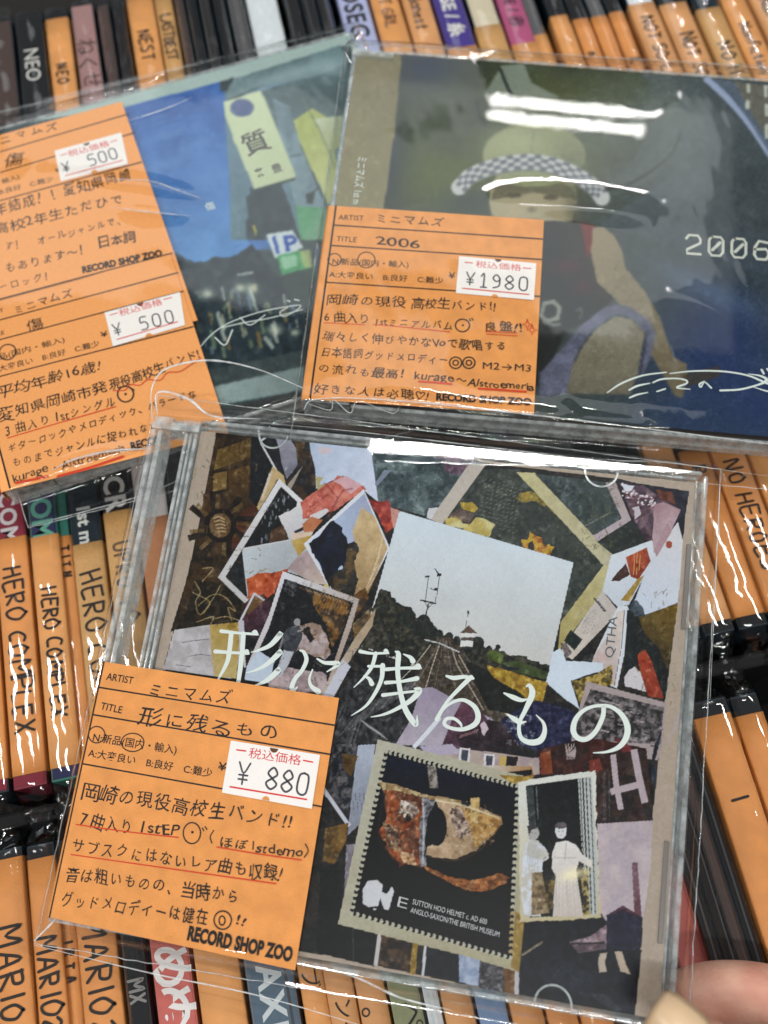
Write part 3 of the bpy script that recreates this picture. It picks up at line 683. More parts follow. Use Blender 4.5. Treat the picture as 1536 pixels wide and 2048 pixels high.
    E_(713, 1090, 17, 21, (150, 146, 150), K1)
    P([(690, 1112), (722, 1108), (742, 1130), (738, 1180), (705, 1255), (640, 1240), (640, 1200), (612, 1258), (606, 1240), (640, 1150), (660, 1122)], (78, 82, 92), (54, 56, 64), [(650, 1130), (720, 1240)], crop=K1, wob=.4)
    L([(716, 1140), (742, 1130), (728, 1112)], 9, (150, 140, 136), K1); L([(636, 1170), (612, 1256)], 8, (130, 124, 124), K1)
    P([(640, 1240), (694, 1252), (660, 1330), (625, 1385), (590, 1370), (612, 1320)], (176, 178, 190), crop=K1)
    P([(1095, 1060), (1135, 1020), (1118, 1110), (870, 1490), (835, 1480), (960, 1280)], (170, 146, 118), (184, 170, 160), [(1100, 1060), (880, 1450)], crop=K1, noise=6)
    P([(960, 1290), (1000, 1330), (905, 1500), (850, 1490)], (190, 190, 206), crop=K1)
    P([(1010, 1100), (1100, 1020), (1110, 1060), (1020, 1180)], (120, 92, 52), (80, 62, 44), crop=K1, noise=14)
    rr = random.Random(2)
    for (x0, x1, y0, y1), pal in (((370, 560, 880, 1240), [(150, 120, 70), (60, 44, 26), (120, 90, 46), (36, 28, 20)]), ((560, 720, 1160, 1380), [(120, 110, 100), (60, 56, 56)]),
                                  ((1165, 1240, 960, 1100), [(84, 90, 70), (60, 66, 58), (110, 104, 60)]), ((1270, 1345, 1180, 1420), [(60, 64, 60), (110, 90, 40)]), ((660, 1060, 1440, 1500), [(90, 84, 84), (50, 50, 56), (120, 108, 100)])):
        for k in range(110):
            x = rr.uniform(x0, x1); y = rr.uniform(y0, y1); t = rr.uniform(0, 6.28); l_ = rr.uniform(3, 16)
            L([(x, y), (x + l_ * math.cos(t), y + l_ * math.sin(t))], rr.uniform(1, 3), rr.choice(pal), al=.4)
    # --- machinery under the title
    P([(700, 440), (820, 290), (900, 330), (1130, 400), (1120, 560), (1000, 690), (900, 680), (700, 720), (640, 900), (600, 1000), (640, 700)], (38, 38, 42), (62, 62, 66), crop=K3, noise=14, ns=8)
    for k in range(26):
        x = 720 + k * 14; y = 640 - k * 9; L([(x, y), (x + 70, y - 90)], 4, random.choice([(150, 150, 154), (96, 96, 100), (120, 118, 120)]), K3, al=.55)
    for k in range(12): L([(820 + 9 * k, 560 + 6 * k), (862 + 9 * k, 600 + 6 * k)], 4, (170, 168, 168), K3, al=.6)
    for k in range(9): L([(700 + 16 * k, 470 + 10 * k), (640 + 18 * k, 600 + 12 * k)], 9, random.choice([(120, 118, 124), (70, 70, 76)]), K3, al=.5)
    P([(1130, 400), (1190, 395), (1290, 450), (1420, 520), (1500, 560), (1536, 700), (1300, 700), (1000, 690), (1080, 560)], (150, 138, 162), (170, 160, 176), [(1130, 400), (1100, 680)], crop=K3, noise=5)
    P([(1340, 470), (1440, 520), (1536, 640), (1500, 720), (1380, 730), (1240, 690), (1290, 560)], (100, 60, 78), (70, 48, 66), [(1340, 500), (1420, 700)], crop=K3, noise=10)
    L([(1225, 555), (1170, 620), (1098, 700)], 22, (206, 210, 222), K3)
    P([(1310, 640), (1420, 600), (1480, 560), (1600, 600), (1640, 700), (1500, 730), (1340, 720)], (48, 36, 44), crop=K3, noise=8)
    for k in range(8): L([(1330 + 12 * k, 655 - 4 * k), (1338 + 12 * k, 640 - 4 * k)], 5, (170, 120, 130), K3, al=.8)
    P([(1430, 590), (1460, 570), (1480, 610), (1450, 640)], (196, 176, 190), crop=K3, wob=1)
    P([(1078 - 6, 1400), (1140, 1420), (1170, 1440), (1165, 1500), (1100, 1510), (1040, 1490), (1000, 1440)], (28, 34, 66), (50, 50, 84), noise=16, ns=7)
    for k in range(60): E_(1010 + random.random() * 60, 1430 + random.random() * 60, 2, 2, (150, 160, 170), al=.5)
    # black and white photograph, right
    P([(905, 1235), (1310, 1345), (1300, 1536), (1270, 1640), (820, 1560), (860, 1400)], (164, 148, 150), crop=K2)
    P([(925, 1275), (1300, 1370), (1285, 1560), (830, 1530), (880, 1380)], (56, 54, 56), (120, 110, 114), crop=K2, noise=20, ns=8)
    for k in range(30):
        x = 930 + random.random() * 330; y = 1290 + (x - 930) * .25 + random.random() * 200; L([(x, y), (x + 36, y + 10)], 7, random.choice([(30, 32, 34), (176, 164, 166), (40, 42, 46)]), K2, al=.8)
    P([(1400, 1380), (1445, 1180), (1445, 1200), (1300, 1600)], (170, 156, 160), crop=K2)
    # --- street row
    P([(480, 75), (700, 95), (880, 120), (1080, 60), (1000, 175), (800, 200), (560, 140), (380, 95)], (160, 142, 146), (176, 158, 150), crop=K4, noise=5)
    P([(380, 70), (520, 60), (560, 100), (420, 110)], (170, 160, 184), crop=K4)
    for x, y in ((575, 105), (680, 130)):
        P([(x - 22, y - 30), (x + 24, y - 26), (x + 20, y + 36), (x - 26, y + 30)], (206, 200, 206), crop=K4); P([(x - 13, y - 22), (x + 15, y - 18), (x + 12, y + 28), (x - 16, y + 24)], (70, 74, 90), crop=K4)
    P([(725, 110), (755, 112), (750, 165), (720, 160)], (190, 160, 90), crop=K4); P([(755, 110), (802, 115), (795, 165), (750, 165)], (40, 36, 40), crop=K4)
    P([(640, 150), (860, 155), (870, 200), (800, 230), (700, 200)], (196, 196, 200), (170, 120, 70), [(640, 150), (860, 200)], crop=K4)
    P([(750, 180), (862, 168), (862, 192), (800, 205)], (34, 28, 30), crop=K4)
    P([(890, 85), (1100, 30), (1350, 78), (1378, 385), (1140, 400), (1130, 178), (895, 195)], (74, 36, 30), (52, 34, 32), crop=K4, noise=10)
    P([(895, 100), (940, 90), (950, 185), (900, 190)], (134, 66, 36), crop=K4, noise=8); P([(1105, 130), (1150, 120), (1165, 180), (1110, 190)], (120, 50, 38), crop=K4, noise=10)
    for k in range(12): L([(1005 + k * 4, 60 + (k % 3) * 12), (1012 + k * 3, 125 - (k % 2) * 12)], 3, (190, 180, 180), K4, al=.8)
    P([(1210, 30), (1260, 50), (1300, 90), (1250, 95)], (110, 40, 44), crop=K4)
    P([(1140, 180), (1350, 90), (1378, 385), (1150, 398)], (46, 38, 40), (64, 44, 38), crop=K4, noise=10)
    for x in (1165, 1172, 1190): L([(x, 180), (x + 3, 390)], 4, (96, 88, 96), K4, al=.6)
    L([(1208, 112), (1222, 240), (1240, 332)], 24, (176, 160, 168), K4); L([(1298, 92), (1318, 200), (1342, 302)], 29, (176, 160, 168), K4); L([(1205, 262), (1330, 230)], 28, (176, 160, 168), K4)
    P([(1385, 60), (1420, -10), (1390, 120), (1365, 160)], (34, 40, 52), crop=K4); P([(1370, 160), (1400, 150), (1390, 250), (1372, 210)], (50, 58, 70), crop=K4)
    P([(1140, 400), (1378, 386), (1366, 600), (1338, 800), (1150, 820)], (184, 168, 174), (172, 158, 170), crop=K4, noise=5, ns=30)
    P([(1288, 565), (1312, 565), (1330, 800), (1298, 800)], (130, 98, 108), (100, 62, 74), [(1300, 570), (1310, 790)], crop=K4)
    P([(830, 818), (1060, 800), (1110, 800), (1150, 770), (1200, 850), (1240, 900), (1330, 940), (1300, 1228), (810, 1120)], (24, 28, 42), (16, 20, 30), crop=K4, noise=5)
    P([(1180, 790), (1250, 748), (1335, 800), (1330, 925), (1290, 940), (1175, 925)], (34, 32, 58), crop=K4, noise=4); P([(1180, 795), (1250, 748), (1335, 800), (1300, 790), (1250, 765)], (80, 40, 56), crop=K4)
    P([(1020, 905), (1110, 880), (1180, 830), (1178, 935), (1060, 952)], (136, 112, 122), (90, 74, 84), crop=K4, noise=10)
    L([(1030, 912), (1170, 908)], 8, (36, 30, 38), K4)
    P([(1150, 955), (1182, 950), (1172, 990), (1180, 1030), (1150, 1034), (1145, 1000)], (180, 164, 150), crop=K4)
    P([(1214, 945), (1245, 945), (1262, 1000), (1282, 1042), (1240, 1030), (1228, 990)], (180, 162, 144), crop=K4)
    L([(820, 960), (905, 905)], 9, (120, 108, 92), K4)
    P([(880, 1030), (1000, 980), (1150, 1060), (1100, 1150), (930, 1100)], (36, 44, 62), crop=K4, al=.5)
    P([(1100, 1120), (1180, 1130), (1240, 1190), (1200, 1195)], (62, 66, 76), crop=K4, al=.6, wob=1)
    # --- left of the stamp and beneath it
    P([(120, 65), (195, 60), (150, 380), (75, 450), (95, 250)], (160, 168, 188), (130, 134, 150), [(150, 80), (100, 430)], crop=K4, noise=6)
    for k in range(8): L([(90 + k * 9, 270 + (k % 2) * 40), (92 + k * 9, 300 + (k % 2) * 40)], 4, (96, 96, 110), K4, al=.7)
    P([(20, 60), (120, 60), (90, 300), (60, 380), (-10, 250)], (30, 34, 44), (84, 80, 84), crop=K4, noise=14, ns=10)
    P([(50, 100), (120, 110), (90, 200), (60, 170)], (94, 70, 34), crop=K4, noise=12)
    L([(-30, 250), (80, 405)], 17, (186, 186, 200), K4)
    P([(-20, 420), (80, 395), (70, 470), (20, 570), (-30, 560)], (126, 92, 40), (90, 68, 34), crop=K4, noise=8)
    P([(70, 490), (110, 486), (100, 650), (60, 700)], (120, 112, 124), crop=K4, noise=10)
    P([(-40, 600), (40, 560), (60, 830), (40, 830), (200, 870), (190, 1010), (-60, 950)], (22, 22, 24), crop=K4, noise=6)
    L([(98, 850), (100, 990)], 3, (70, 70, 76), K4)
    L([(212, 860), (196, 1000)], 16, (186, 180, 182), K4)
    P([(218, 870), (350, 900), (340, 1035), (208, 1000)], (38, 28, 24), (84, 60, 40), crop=K4, noise=10); L([(365, 900), (352, 1035)], 24, (146, 116, 44), K4)
    L([(408, 910), (396, 1045)], 11, (190, 190, 196), K4); P([(415, 915), (550, 945), (550, 1075), (400, 1045)], (24, 28, 36), crop=K4, noise=6)
    P([(550, 945), (640, 970), (632, 1095), (552, 1075)], (130, 146, 178), (160, 170, 196), crop=K4, noise=6); P([(640, 970), (740, 1000), (740, 1125), (632, 1095)], (60, 58, 66), (96, 92, 98), crop=K4, noise=22, ns=6)
    P([(740, 1010), (800, 1025), (795, 1138), (745, 1128)], (112, 76, 40), crop=K4); L([(798, 1020), (795, 1140)], 18, (176, 172, 180), K4)
    # --- the stamp
    P([(203, 40), (560, 128), (800, 190), (862, 205), (806, 1033), (560, 960), (34, 828)], (178, 174, 158), (166, 158, 130), [(200, 100), (800, 900)], crop=K4, noise=4)
    P([(720, 190), (862, 200), (850, 260), (800, 250)], (166, 136, 60), crop=K4, noise=8); P([(790, 770), (832, 800), (806, 1033), (770, 1010)], (150, 122, 58), crop=K4, noise=10)
    st = [(240, 92), (800, 240), (770, 972), (92, 780)]
    P(st, (18, 24, 46), (8, 8, 10), [(500, 150), (480, 520)], crop=K4)
    for i in range(4):
        A_, B_ = np.array(st[i], float), np.array(st[(i + 1) % 4], float); n = 27
        for k in range(n + 1):
            c_ = A_ + (B_ - A_) * (k / n)
            E_(c_[0], c_[1], 9 if k % 1 == 0 else 0, 9, (176, 172, 156) if i != 1 or k < 20 else (170, 150, 110), K4)
            m_ = A_ + (B_ - A_) * ((k + .5) / n)
            if k < n: E_(m_[0], m_[1], 9, 9, (16, 18, 28), K4)
    P([(415, 150), (452, 158), (462, 250), (425, 245)], (150, 142, 136), (100, 90, 84), crop=K4, noise=14, ns=6)
    P([(205, 215), (290, 235), (400, 275), (560, 300), (600, 310), (560, 330), (300, 270), (230, 262)], (190, 172, 130), (150, 120, 80), crop=K4, noise=16, ns=8, wob=.7)
    P([(230, 255), (300, 262), (400, 290), (392, 420), (392, 585), (340, 572), (300, 580), (250, 520), (240, 480), (205, 440), (240, 380)], (156, 80, 40), (100, 56, 34), crop=K4, noise=26, ns=14, wob=1)
    P([(300, 300), (370, 310), (380, 350), (340, 390), (290, 350)], (190, 176, 166), (110, 90, 80), crop=K4, noise=30, ns=6, wob=1)
    P([(225, 390), (290, 420), (300, 520), (250, 500)], (84, 60, 50), (160, 130, 96), crop=K4, noise=30, ns=7, wob=1); P([(300, 520), (350, 530), (370, 575), (310, 570)], (196, 160, 120), (140, 90, 60), crop=K4, noise=24, ns=6, wob=1)
    E_(335, 375, 14, 18, (40, 34, 34), K4)
    P([(400, 285), (448, 300), (420, 380), (405, 470), (410, 580), (382, 585), (380, 440)], (128, 128, 136), (70, 68, 76), crop=K4, noise=22, ns=8, wob=.8)
    P([(450, 290), (560, 312), (640, 330), (730, 370), (738, 398), (690, 455), (620, 515), (540, 550), (440, 545), (412, 530), (412, 500), (470, 470), (495, 400), (470, 350)], (190, 160, 130), (140, 112, 80), [(460, 320), (720, 420)], crop=K4, noise=26, ns=12, wob=.7)
    P([(560, 330), (640, 350), (730, 380), (700, 440), (620, 500), (600, 420)], (196, 150, 76), (150, 104, 46), crop=K4, noise=22, ns=10, al=.8, wob=1)
    P([(510, 330), (560, 340), (600, 430), (560, 470), (520, 400)], (90, 70, 70), (180, 160, 150), crop=K4, noise=30, ns=6, al=.8)
    P([(600, 290), (640, 290), (630, 400), (600, 390)], (190, 160, 100), crop=K4, noise=18, ns=6, wob=.6); P([(560, 300), (598, 310), (590, 330), (560, 326)], (30, 28, 40), crop=K4)
    rr = random.Random(9)
    for k in range(170):
        if k < 85: x, y = rr.uniform(235, 385), rr.uniform(265, 565); pal = [(206, 150, 100), (70, 36, 26), (196, 180, 170), (120, 52, 30), (160, 96, 50), (50, 34, 32)]
        else: x, y = rr.uniform(500, 705), rr.uniform(330, 520); pal = [(210, 186, 140), (96, 70, 50), (206, 200, 196), (170, 120, 60), (60, 44, 40)]; y = min(y, 540 - (x - 500) * .35)
        t = rr.uniform(0, 6.28); l_ = rr.uniform(4, 20); L([(x, y), (x + l_ * math.cos(t), y + l_ * math.sin(t))], rr.uniform(2, 7), rr.choice(pal), K4, al=.5)
    for q, wd, c_, al_ in (([(395, 290), (400, 400), (396, 570)], 8, (190, 190, 200), .6), ([(450, 300), (560, 320), (720, 375)], 7, (220, 206, 170), .7), ([(420, 540), (540, 556), (640, 510), (728, 410)], 9, (80, 56, 36), .6), ([(236, 262), (205, 440), (250, 525), (310, 580)], 8, (60, 34, 24), .6)):
        a.line([tuple(t) for t in smooth_line(q, 4)], wd, c_, K4, al=al_)
    E_(455, 412, 44, 84, (10, 12, 26), K4)
    P([(400, 575), (440, 600), (520, 630), (590, 640), (660, 632), (730, 610), (765, 628), (750, 655), (690, 680), (640, 692), (575, 680), (490, 640), (410, 600)], (168, 100, 48), (120, 72, 36), crop=K4, noise=26, ns=9, wob=.8)
    P([(140, 680), (160, 645), (200, 640), (225, 660), (222, 690), (240, 700), (265, 665), (272, 690), (250, 770), (232, 765), (215, 720), (205, 750), (165, 755), (140, 740)], (196, 196, 204), crop=K4, wob=.4)
    E_(190, 764, 7, 4, (190, 190, 200), K4)
    # --- two standing women photograph
    P([(803, 222), (960, 195), (1132, 174), (1140, 480), (1155, 800), (1000, 812), (812, 818)], (206, 206, 200), (190, 176, 140), [(900, 300), (1000, 800)], crop=K4, wob=.9)
    P([(835, 238), (1062, 206), (1080, 500), (1100, 790), (850, 800), (850, 420)], (22, 26, 28), (34, 36, 38), [(850, 240), (1000, 600)], crop=K4)
    P([(1058, 208), (1115, 198), (1140, 560), (1140, 790), (1090, 790), (1075, 500)], (176, 180, 180), crop=K4)
    for k, (x, wd) in enumerate(((1066, 4), (1078, 7), (1092, 5), (1108, 4))): L([(x, 206), (x + 14, 520), (x + 24, 785)], wd, (40, 44, 46), K4)
    P([(835, 245), (865, 240), (880, 420), (850, 430)], (60, 66, 68), crop=K4); L([(880, 240), (888, 380)], 4, (96, 100, 104), K4)
    E_(868, 440, 24, 30, (170, 166, 166), K4); P([(840, 410), (870, 400), (885, 420), (860, 425), (850, 450)], (60, 56, 60), crop=K4)
    P([(850, 465), (885, 470), (915, 500), (935, 530), (910, 548), (905, 610), (915, 690), (900, 795), (830, 795), (815, 700), (820, 560), (835, 490)], (200, 204, 216), (186, 182, 176), crop=K4, noise=5)
    P([(860, 610), (905, 605), (935, 780), (860, 790)], (150, 128, 96), (110, 92, 70), crop=K4, noise=16, ns=8)
    E_(985, 430, 24, 34, (206, 206, 210), K4); E_(985, 408, 26, 14, (96, 90, 96), K4)
    for ex, ey in ((860, 437), (876, 440), (976, 432), (993, 431)): E_(ex, ey, 5, 3, (110, 104, 104), K4, al=.6)
    E_(985, 449, 5, 2, (150, 130, 130), K4, al=.6)
    P([(965, 480), (1010, 472), (1050, 490), (1075, 530), (1120, 560), (1118, 588), (1062, 560), (1050, 600), (1080, 795), (950, 795), (962, 620), (945, 590), (950, 520)], (214, 208, 206), (196, 184, 178), [(960, 500), (1020, 790)], crop=K4, noise=4)
    P([(915, 640), (960, 640), (950, 760), (930, 770)], (120, 100, 50), (50, 40, 30), crop=K4, noise=16)
    P([(1070, 600), (1100, 590), (1110, 790), (1080, 790)], (60, 52, 40), (170, 150, 90), crop=K4, noise=16, ns=6)
    for k in range(7): L([(965 + 14 * k, 610 + k * 3), (958 + 18 * k, 790)], 3, (168, 158, 152), K4, al=.45)
    for k in range(5): L([(850 + 10 * k, 480 + 4 * k), (836 + 12 * k, 600)], 3, (150, 154, 168), K4, al=.45)
    L([(1010, 480), (1000, 560)], 3, (150, 140, 140), K4, al=.6); L([(955, 545), (1050, 545)], 4, (160, 150, 150), K4, al=.6)
    L([(905, 500), (930, 545), (905, 560)], 9, (196, 190, 190), K4)
    a.glow(1040, 615, 60, 26, (250, 236, 190), .85, K4, -0.25)
    L([(965, 640), (968, 790)], 3, (170, 160, 150), K4, al=.6); L([(1010, 640), (1020, 790)], 3, (170, 160, 150), K4, al=.6)
    return a
def paint_b():
    KB2 = (768, 0, 2.0); KB6 = (900, 400, 2.415)
    a = Art(PB, 0.12, 14.08, 0.25, 12.3, 430, 380, ZART, (66, 74, 72))
    P = a.poly; L = a.line; E_ = a.ell
    P([(60, 230), (1000, 270), (1100, 420), (1000, 640), (500, 760), (-60, 840), (-40, 520)], (64, 72, 50), (54, 60, 44), crop=KB2, noise=8, ns=90)
    a.glow(230, 720, 260, 150, (92, 102, 32), .8, KB2); a.glow(700, 400, 300, 110, (76, 78, 26), .8, KB2); a.glow(820, 640, 120, 160, (70, 74, 30), .7, KB2)
    a.glow(170, 270, 120, 70, (30, 44, 72), .95, KB2); a.glow(20, 640, 60, 200, (36, 48, 66), .8, KB2); a.glow(330, 800, 120, 60, (44, 54, 58), .6, KB2)
    P([(1000, 260), (1536, 320), (1600, 800), (1536, 1100), (860, 900), (1150, 700), (1210, 480)], (66, 74, 78), (74, 82, 86), crop=KB2, noise=5, ns=60)
    for k in range(60):                                            # pale wheel ring
        t0 = -2.3 + k * 0.062; cx, cy = 800, 470; rx, ry = 360, 290
        E_(cx + rx * math.cos(t0), cy + ry * math.sin(t0), 46, 40, (92, 100, 94), KB2, al=.16)
    P([(470, 262), (560, 255), (590, 330), (700, 390), (620, 420), (520, 400), (440, 420), (400, 380)], (138, 148, 138), (160, 168, 158), [(440, 300), (640, 400)], crop=KB2, al=.8)
    a.glow(1080, 420, 110, 60, (120, 128, 130), .7, KB2, -.6)
    for q, wd in (([(465, 275), (490, 340), (520, 395)], 11), ([(370, 400), (382, 455), (405, 505)], 10), ([(880, 760), (980, 735), (1090, 670), (1160, 600), (1190, 520)], 9), ([(1060, 490), (1100, 455), (1128, 415)], 8)):
        a.line([tuple(p) for p in smooth_line(q, 5)], wd, (26, 28, 26), KB2)
    a.glow(1400, 500, 300, 200, (84, 92, 96), .5, KB2)
    P([(930, 300), (1536, 360), (1536, 1280), (1060, 1180), (1000, 800), (880, 420)], (40, 58, 96), (46, 66, 108), crop=KB6, noise=5, ns=90, al=.0)
    a.glow(1300, 700, 330, 330, (38, 56, 98), .95, KB6); a.glow(1536, 1000, 500, 260, (38, 58, 100), .95, KB6); a.glow(1180, 1080, 240, 160, (44, 62, 92), .9, KB6)
    a.glow(1250, 440, 260, 60, (96, 116, 150), .5, KB6, .45)
    # child in cap
    for rx, ry, al_ in ((300, 210, .30), (250, 175, .35)): a.glow(860, 500, rx, ry, (104, 112, 108), al_, KB2)
    E_(596, 800, 176, 170, (168, 158, 128), KB2)
    P([(440, 740), (600, 690), (760, 750), (770, 800), (600, 770), (430, 800)], (110, 104, 80), crop=KB2)
    E_(520, 782, 32, 10, (84, 78, 60), KB2, al=.8); E_(668, 790, 30, 11, (84, 78, 60), KB2, al=.8); E_(592, 838, 20, 12, (136, 124, 98), KB2); E_(592, 888, 38, 11, (130, 92, 76), KB2, al=.9)
    a.glow(520, 850, 46, 40, (182, 166, 136), .6, KB2); a.glow(670, 860, 46, 40, (150, 136, 108), .5, KB2)
    a.glow(760, 840, 40, 90, (96, 92, 72), .7, KB2)
    E_(600, 620, 206, 128, (146, 150, 112), KB2); a.glow(520, 570, 110, 60, (170, 174, 138), .7, KB2); a.glow(760, 650, 70, 90, (108, 112, 84), .7, KB2)
    a.line([(600, 500), (590, 600), (596, 680)], 4, (116, 120, 88), KB2, al=.7)
    br = smooth_line([(300, 748), (350, 700), (430, 668), (520, 650), (610, 648), (700, 668), (780, 706), (840, 748), (872, 790)], 10)
    for p_ in br: E_(p_[0], p_[1] + 4, 33, 33, (120, 122, 118), KB2)
    for p_ in br: E_(p_[0], p_[1], 31, 31, (190, 192, 190), KB2)
    for i in range(0, len(br) - 3, 3):
        p_ = br[i]; t = (br[i + 3] - p_) / np.linalg.norm(br[i + 3] - p_); n = np.array([-t[1], t[0]]); w_ = np.linalg.norm(br[i + 3] - p_)
        for j, dd in enumerate((-23, -8, 8, 23)):
            if (i // 3 + j) % 2: c_ = p_ + n * dd; P([tuple(c_ - n * 8), tuple(c_ - n * 8 + t * w_), tuple(c_ + n * 8 + t * w_), tuple(c_ + n * 8)], (112, 114, 122), crop=KB2)
    P([(440, 100), (640, 105), (700, 130), (700, 330), (790, 480), (700, 560), (560, 640), (430, 900), (400, 900)], (38, 38, 36), (52, 44, 34), [(480, 200), (620, 120)], crop=KB6, noise=5)
    P([(630, 110), (700, 122), (700, 200), (660, 290), (648, 200)], (112, 38, 26), crop=KB6)
    a.glow(570, 320, 70, 36, (84, 34, 50), .8, KB6); a.glow(640, 420, 44, 36, (84, 34, 46), .8, KB6)
    P([(688, 135), (740, 130), (790, 170), (830, 240), (850, 330), (940, 440), (1010, 560), (1080, 760), (1140, 790), (1150, 850), (1120, 960), (1080, 940), (1050, 880), (990, 780), (900, 600), (790, 470), (710, 400), (680, 260)], (150, 136, 110), (112, 102, 82), [(740, 160), (1080, 900)], crop=KB6, wob=.3)
    P([(1110, 850), (1300, 800), (1310, 850), (1160, 900)], (70, 60, 50), crop=KB6, al=.8)
    P([(430, 840), (520, 740), (640, 600), (740, 520), (800, 505), (870, 515), (960, 580), (995, 640), (970, 760), (930, 850), (905, 840), (945, 650), (880, 570), (800, 552), (700, 620), (620, 720), (560, 940), (430, 950)], (108, 110, 132), (92, 94, 112), crop=KB6, noise=5, ns=20)
    P([(700, 625), (800, 560), (880, 578), (935, 660), (905, 840), (870, 940), (560, 935), (600, 760), (640, 690)], (136, 130, 112), (112, 106, 92), [(760, 600), (740, 940)], crop=KB6, noise=3)
    a.line([(700, 620), (640, 700), (600, 780)], 9, (60, 62, 74), KB6); a.line([(945, 640), (942, 700), (915, 850)], 12, (50, 50, 60), KB6, al=.8)
    for q in ([(455, 500), (500, 490), (530, 520), (520, 570), (470, 585), (440, 560)],): a.line(q + [q[0]], 22, (136, 140, 132), KB6)
    a.line([(450, 590), (500, 605), (530, 600)], 14, (120, 124, 118), KB6); a.line([(610, 540), (630, 520), (640, 545), (628, 570)], 8, (110, 112, 106), KB6)
    # strip and window edge
    P([(700, 80), (805, 90), (790, 260), (770, 400), (745, 600), (690, 800), (590, 800), (640, 500)], (128, 118, 84), (140, 132, 100), [(700, 100), (760, 380)], noise=5, ns=30)
    for cx, cy, rx, ry in ((1180, 560, 150, 220), (1000, 380, 200, 90), (250, 420, 110, 110)): a.glow(cx, cy, rx, ry, (110, 118, 112), .4, KB2)
    a.line([tuple(p) for p in smooth_line([(1290, 315), (1370, 390), (1450, 480), (1540, 610), (1600, 720)], 5)], 26, (156, 168, 196), KB2)
    P([(1310, 315), (1500, 340), (1500, 460), (1600, 700), (1560, 640), (1450, 470), (1380, 380)], (96, 108, 126), crop=KB2, al=.8)
    P([(1400, 325), (1560, 345), (1560, 480), (1536, 560), (1450, 420)], (108, 106, 98), crop=KB2)
    for x, y, h in ((1458, 340, 26), (1454, 405, 26), (1528, 345, 40), (1532, 420, 40), (1532, 500, 50)): L([(x, y), (x, y + h)], 14, (196, 200, 190), KB2)
    a.blur(2)
    return a
def paint_a():
    K = (240, 60, 3.072); KA = (0, 460, 2.0)
    a = Art(PA, 0.15, 14.05, 0.2, 12.3, 430, 380, ZART, (168, 186, 182))
    P = a.poly; L = a.line; E_ = a.ell
    P([(-60, 262), (248, 215), (446, 164), (680, 92), (700, 92), (905, 775), (600, 850), (200, 930), (20, 960)], (60, 74, 76), noise=4)
    P([(-60, 290), (248, 215), (440, 163), (455, 200), (520, 420), (560, 480), (430, 540), (330, 520), (100, 700)], (50, 98, 168), (88, 138, 192), [(380, 190), (430, 520)], noise=10, ns=50)
    P([(440, 176), (452, 260), (465, 420), (545, 470), (560, 500), (500, 500), (480, 420)], (70, 110, 170), al=.7)
    for cx, cy, rx, ry in ((470, 700, 120, 26), (300, 820, 200, 30), (560, 900, 100, 40), (300, 640, 130, 24)): a.glow(cx, cy, rx, ry, (96, 136, 190), .5, K, -.3)
    P([(640, 480), (700, 430), (880, 340), (1400, 150), (1420, 1290), (680, 1290), (672, 900)], (108, 134, 150), (96, 122, 132), [(700, 500), (1200, 1200)], crop=K, noise=8, ns=60)  # paler right part of the cover: glare painted into the print
    P([(860, 380), (1400, 190), (1390, 500), (1370, 545), (1190, 560), (1060, 560), (960, 640), (900, 460)], (76, 96, 100), (88, 108, 112), crop=K, noise=5, ns=50)
    P([(700, 300), (1355, 92), (1400, 200), (1200, 290), (900, 330), (650, 430), (640, 350)], (112, 134, 138), (92, 112, 116), crop=K, noise=10, ns=60)  # this band and the glows below: cloud-like glare painted into the print
    a.glow(1090, 260, 260, 50, (156, 176, 182), .8, K, -.25); a.glow(1300, 240, 80, 60, (160, 178, 184), .7, K)
    P([(610, 318), (700, 290), (655, 380), (620, 378)], (52, 62, 68), crop=K)
    P([(1060, 560), (1180, 480), (1280, 540), (1340, 860), (1290, 1090), (1230, 960), (1120, 740)], (170, 178, 104), (196, 200, 140), [(1100, 600), (1280, 1000)], crop=K, noise=8)
    P([(1190, 545), (1370, 525), (1350, 720), (1290, 760)], (190, 200, 170), (160, 166, 110), [(1200, 560), (1340, 740)], crop=K, noise=6)
    L([(1010, 520), (1130, 760), (1270, 1090)], 14, (70, 84, 84), K); L([(1120, 420), (1230, 620), (1330, 860)], 8, (110, 124, 100), K)
    P([(940, 420), (1040, 470), (1120, 740), (1210, 960), (1270, 1100), (1080, 1080), (1000, 800)], (130, 152, 162), (104, 124, 134), crop=K, noise=8, ns=40)
    P([(1080, 1080), (1270, 1095), (1260, 1290), (1110, 1290)], (96, 158, 116), (140, 176, 150), [(1120, 1200), (1270, 1290)], crop=K, noise=6)
    P([(635, 440), (690, 425), (860, 372), (900, 440), (1078, 895), (1070, 912), (826, 978), (700, 680), (645, 520)], (200, 210, 176), (188, 198, 164), [(700, 450), (950, 920)], crop=K)
    P([(826, 978), (1070, 905), (1078, 920), (840, 990)], (70, 78, 70), crop=K)
    E_(750, 478, 72, 56, (88, 102, 142), K)
    P([(800, 960), (830, 985), (985, 935), (1030, 1040), (1110, 1290), (900, 1290), (780, 1290), (770, 1170), (790, 1160), (775, 1030), (800, 1010)], (56, 70, 76), (48, 60, 66), crop=K, noise=6)
    L([(822, 1200), (835, 1255)], 12, (190, 180, 60), K); P([(1140, 1010), (1200, 985), (1185, 1070), (1150, 1065)], (60, 68, 66), crop=K); L([(1170, 1010), (1220, 970)], 8, (60, 68, 66), K)
    L([(1040, 775), (1110, 765)], 5, (60, 70, 66), K)
    P([(700, 90), (760, 125), (810, 130), (860, 108), (920, 110), (1010, 60), (1060, 120), (1110, 180), (1200, 300), (1250, 380), (1215, 560), (1000, 600), (860, 620), (790, 420)], (36, 48, 56), (48, 62, 68), crop=KA, noise=8, wob=1)
    rs = random.Random(5)
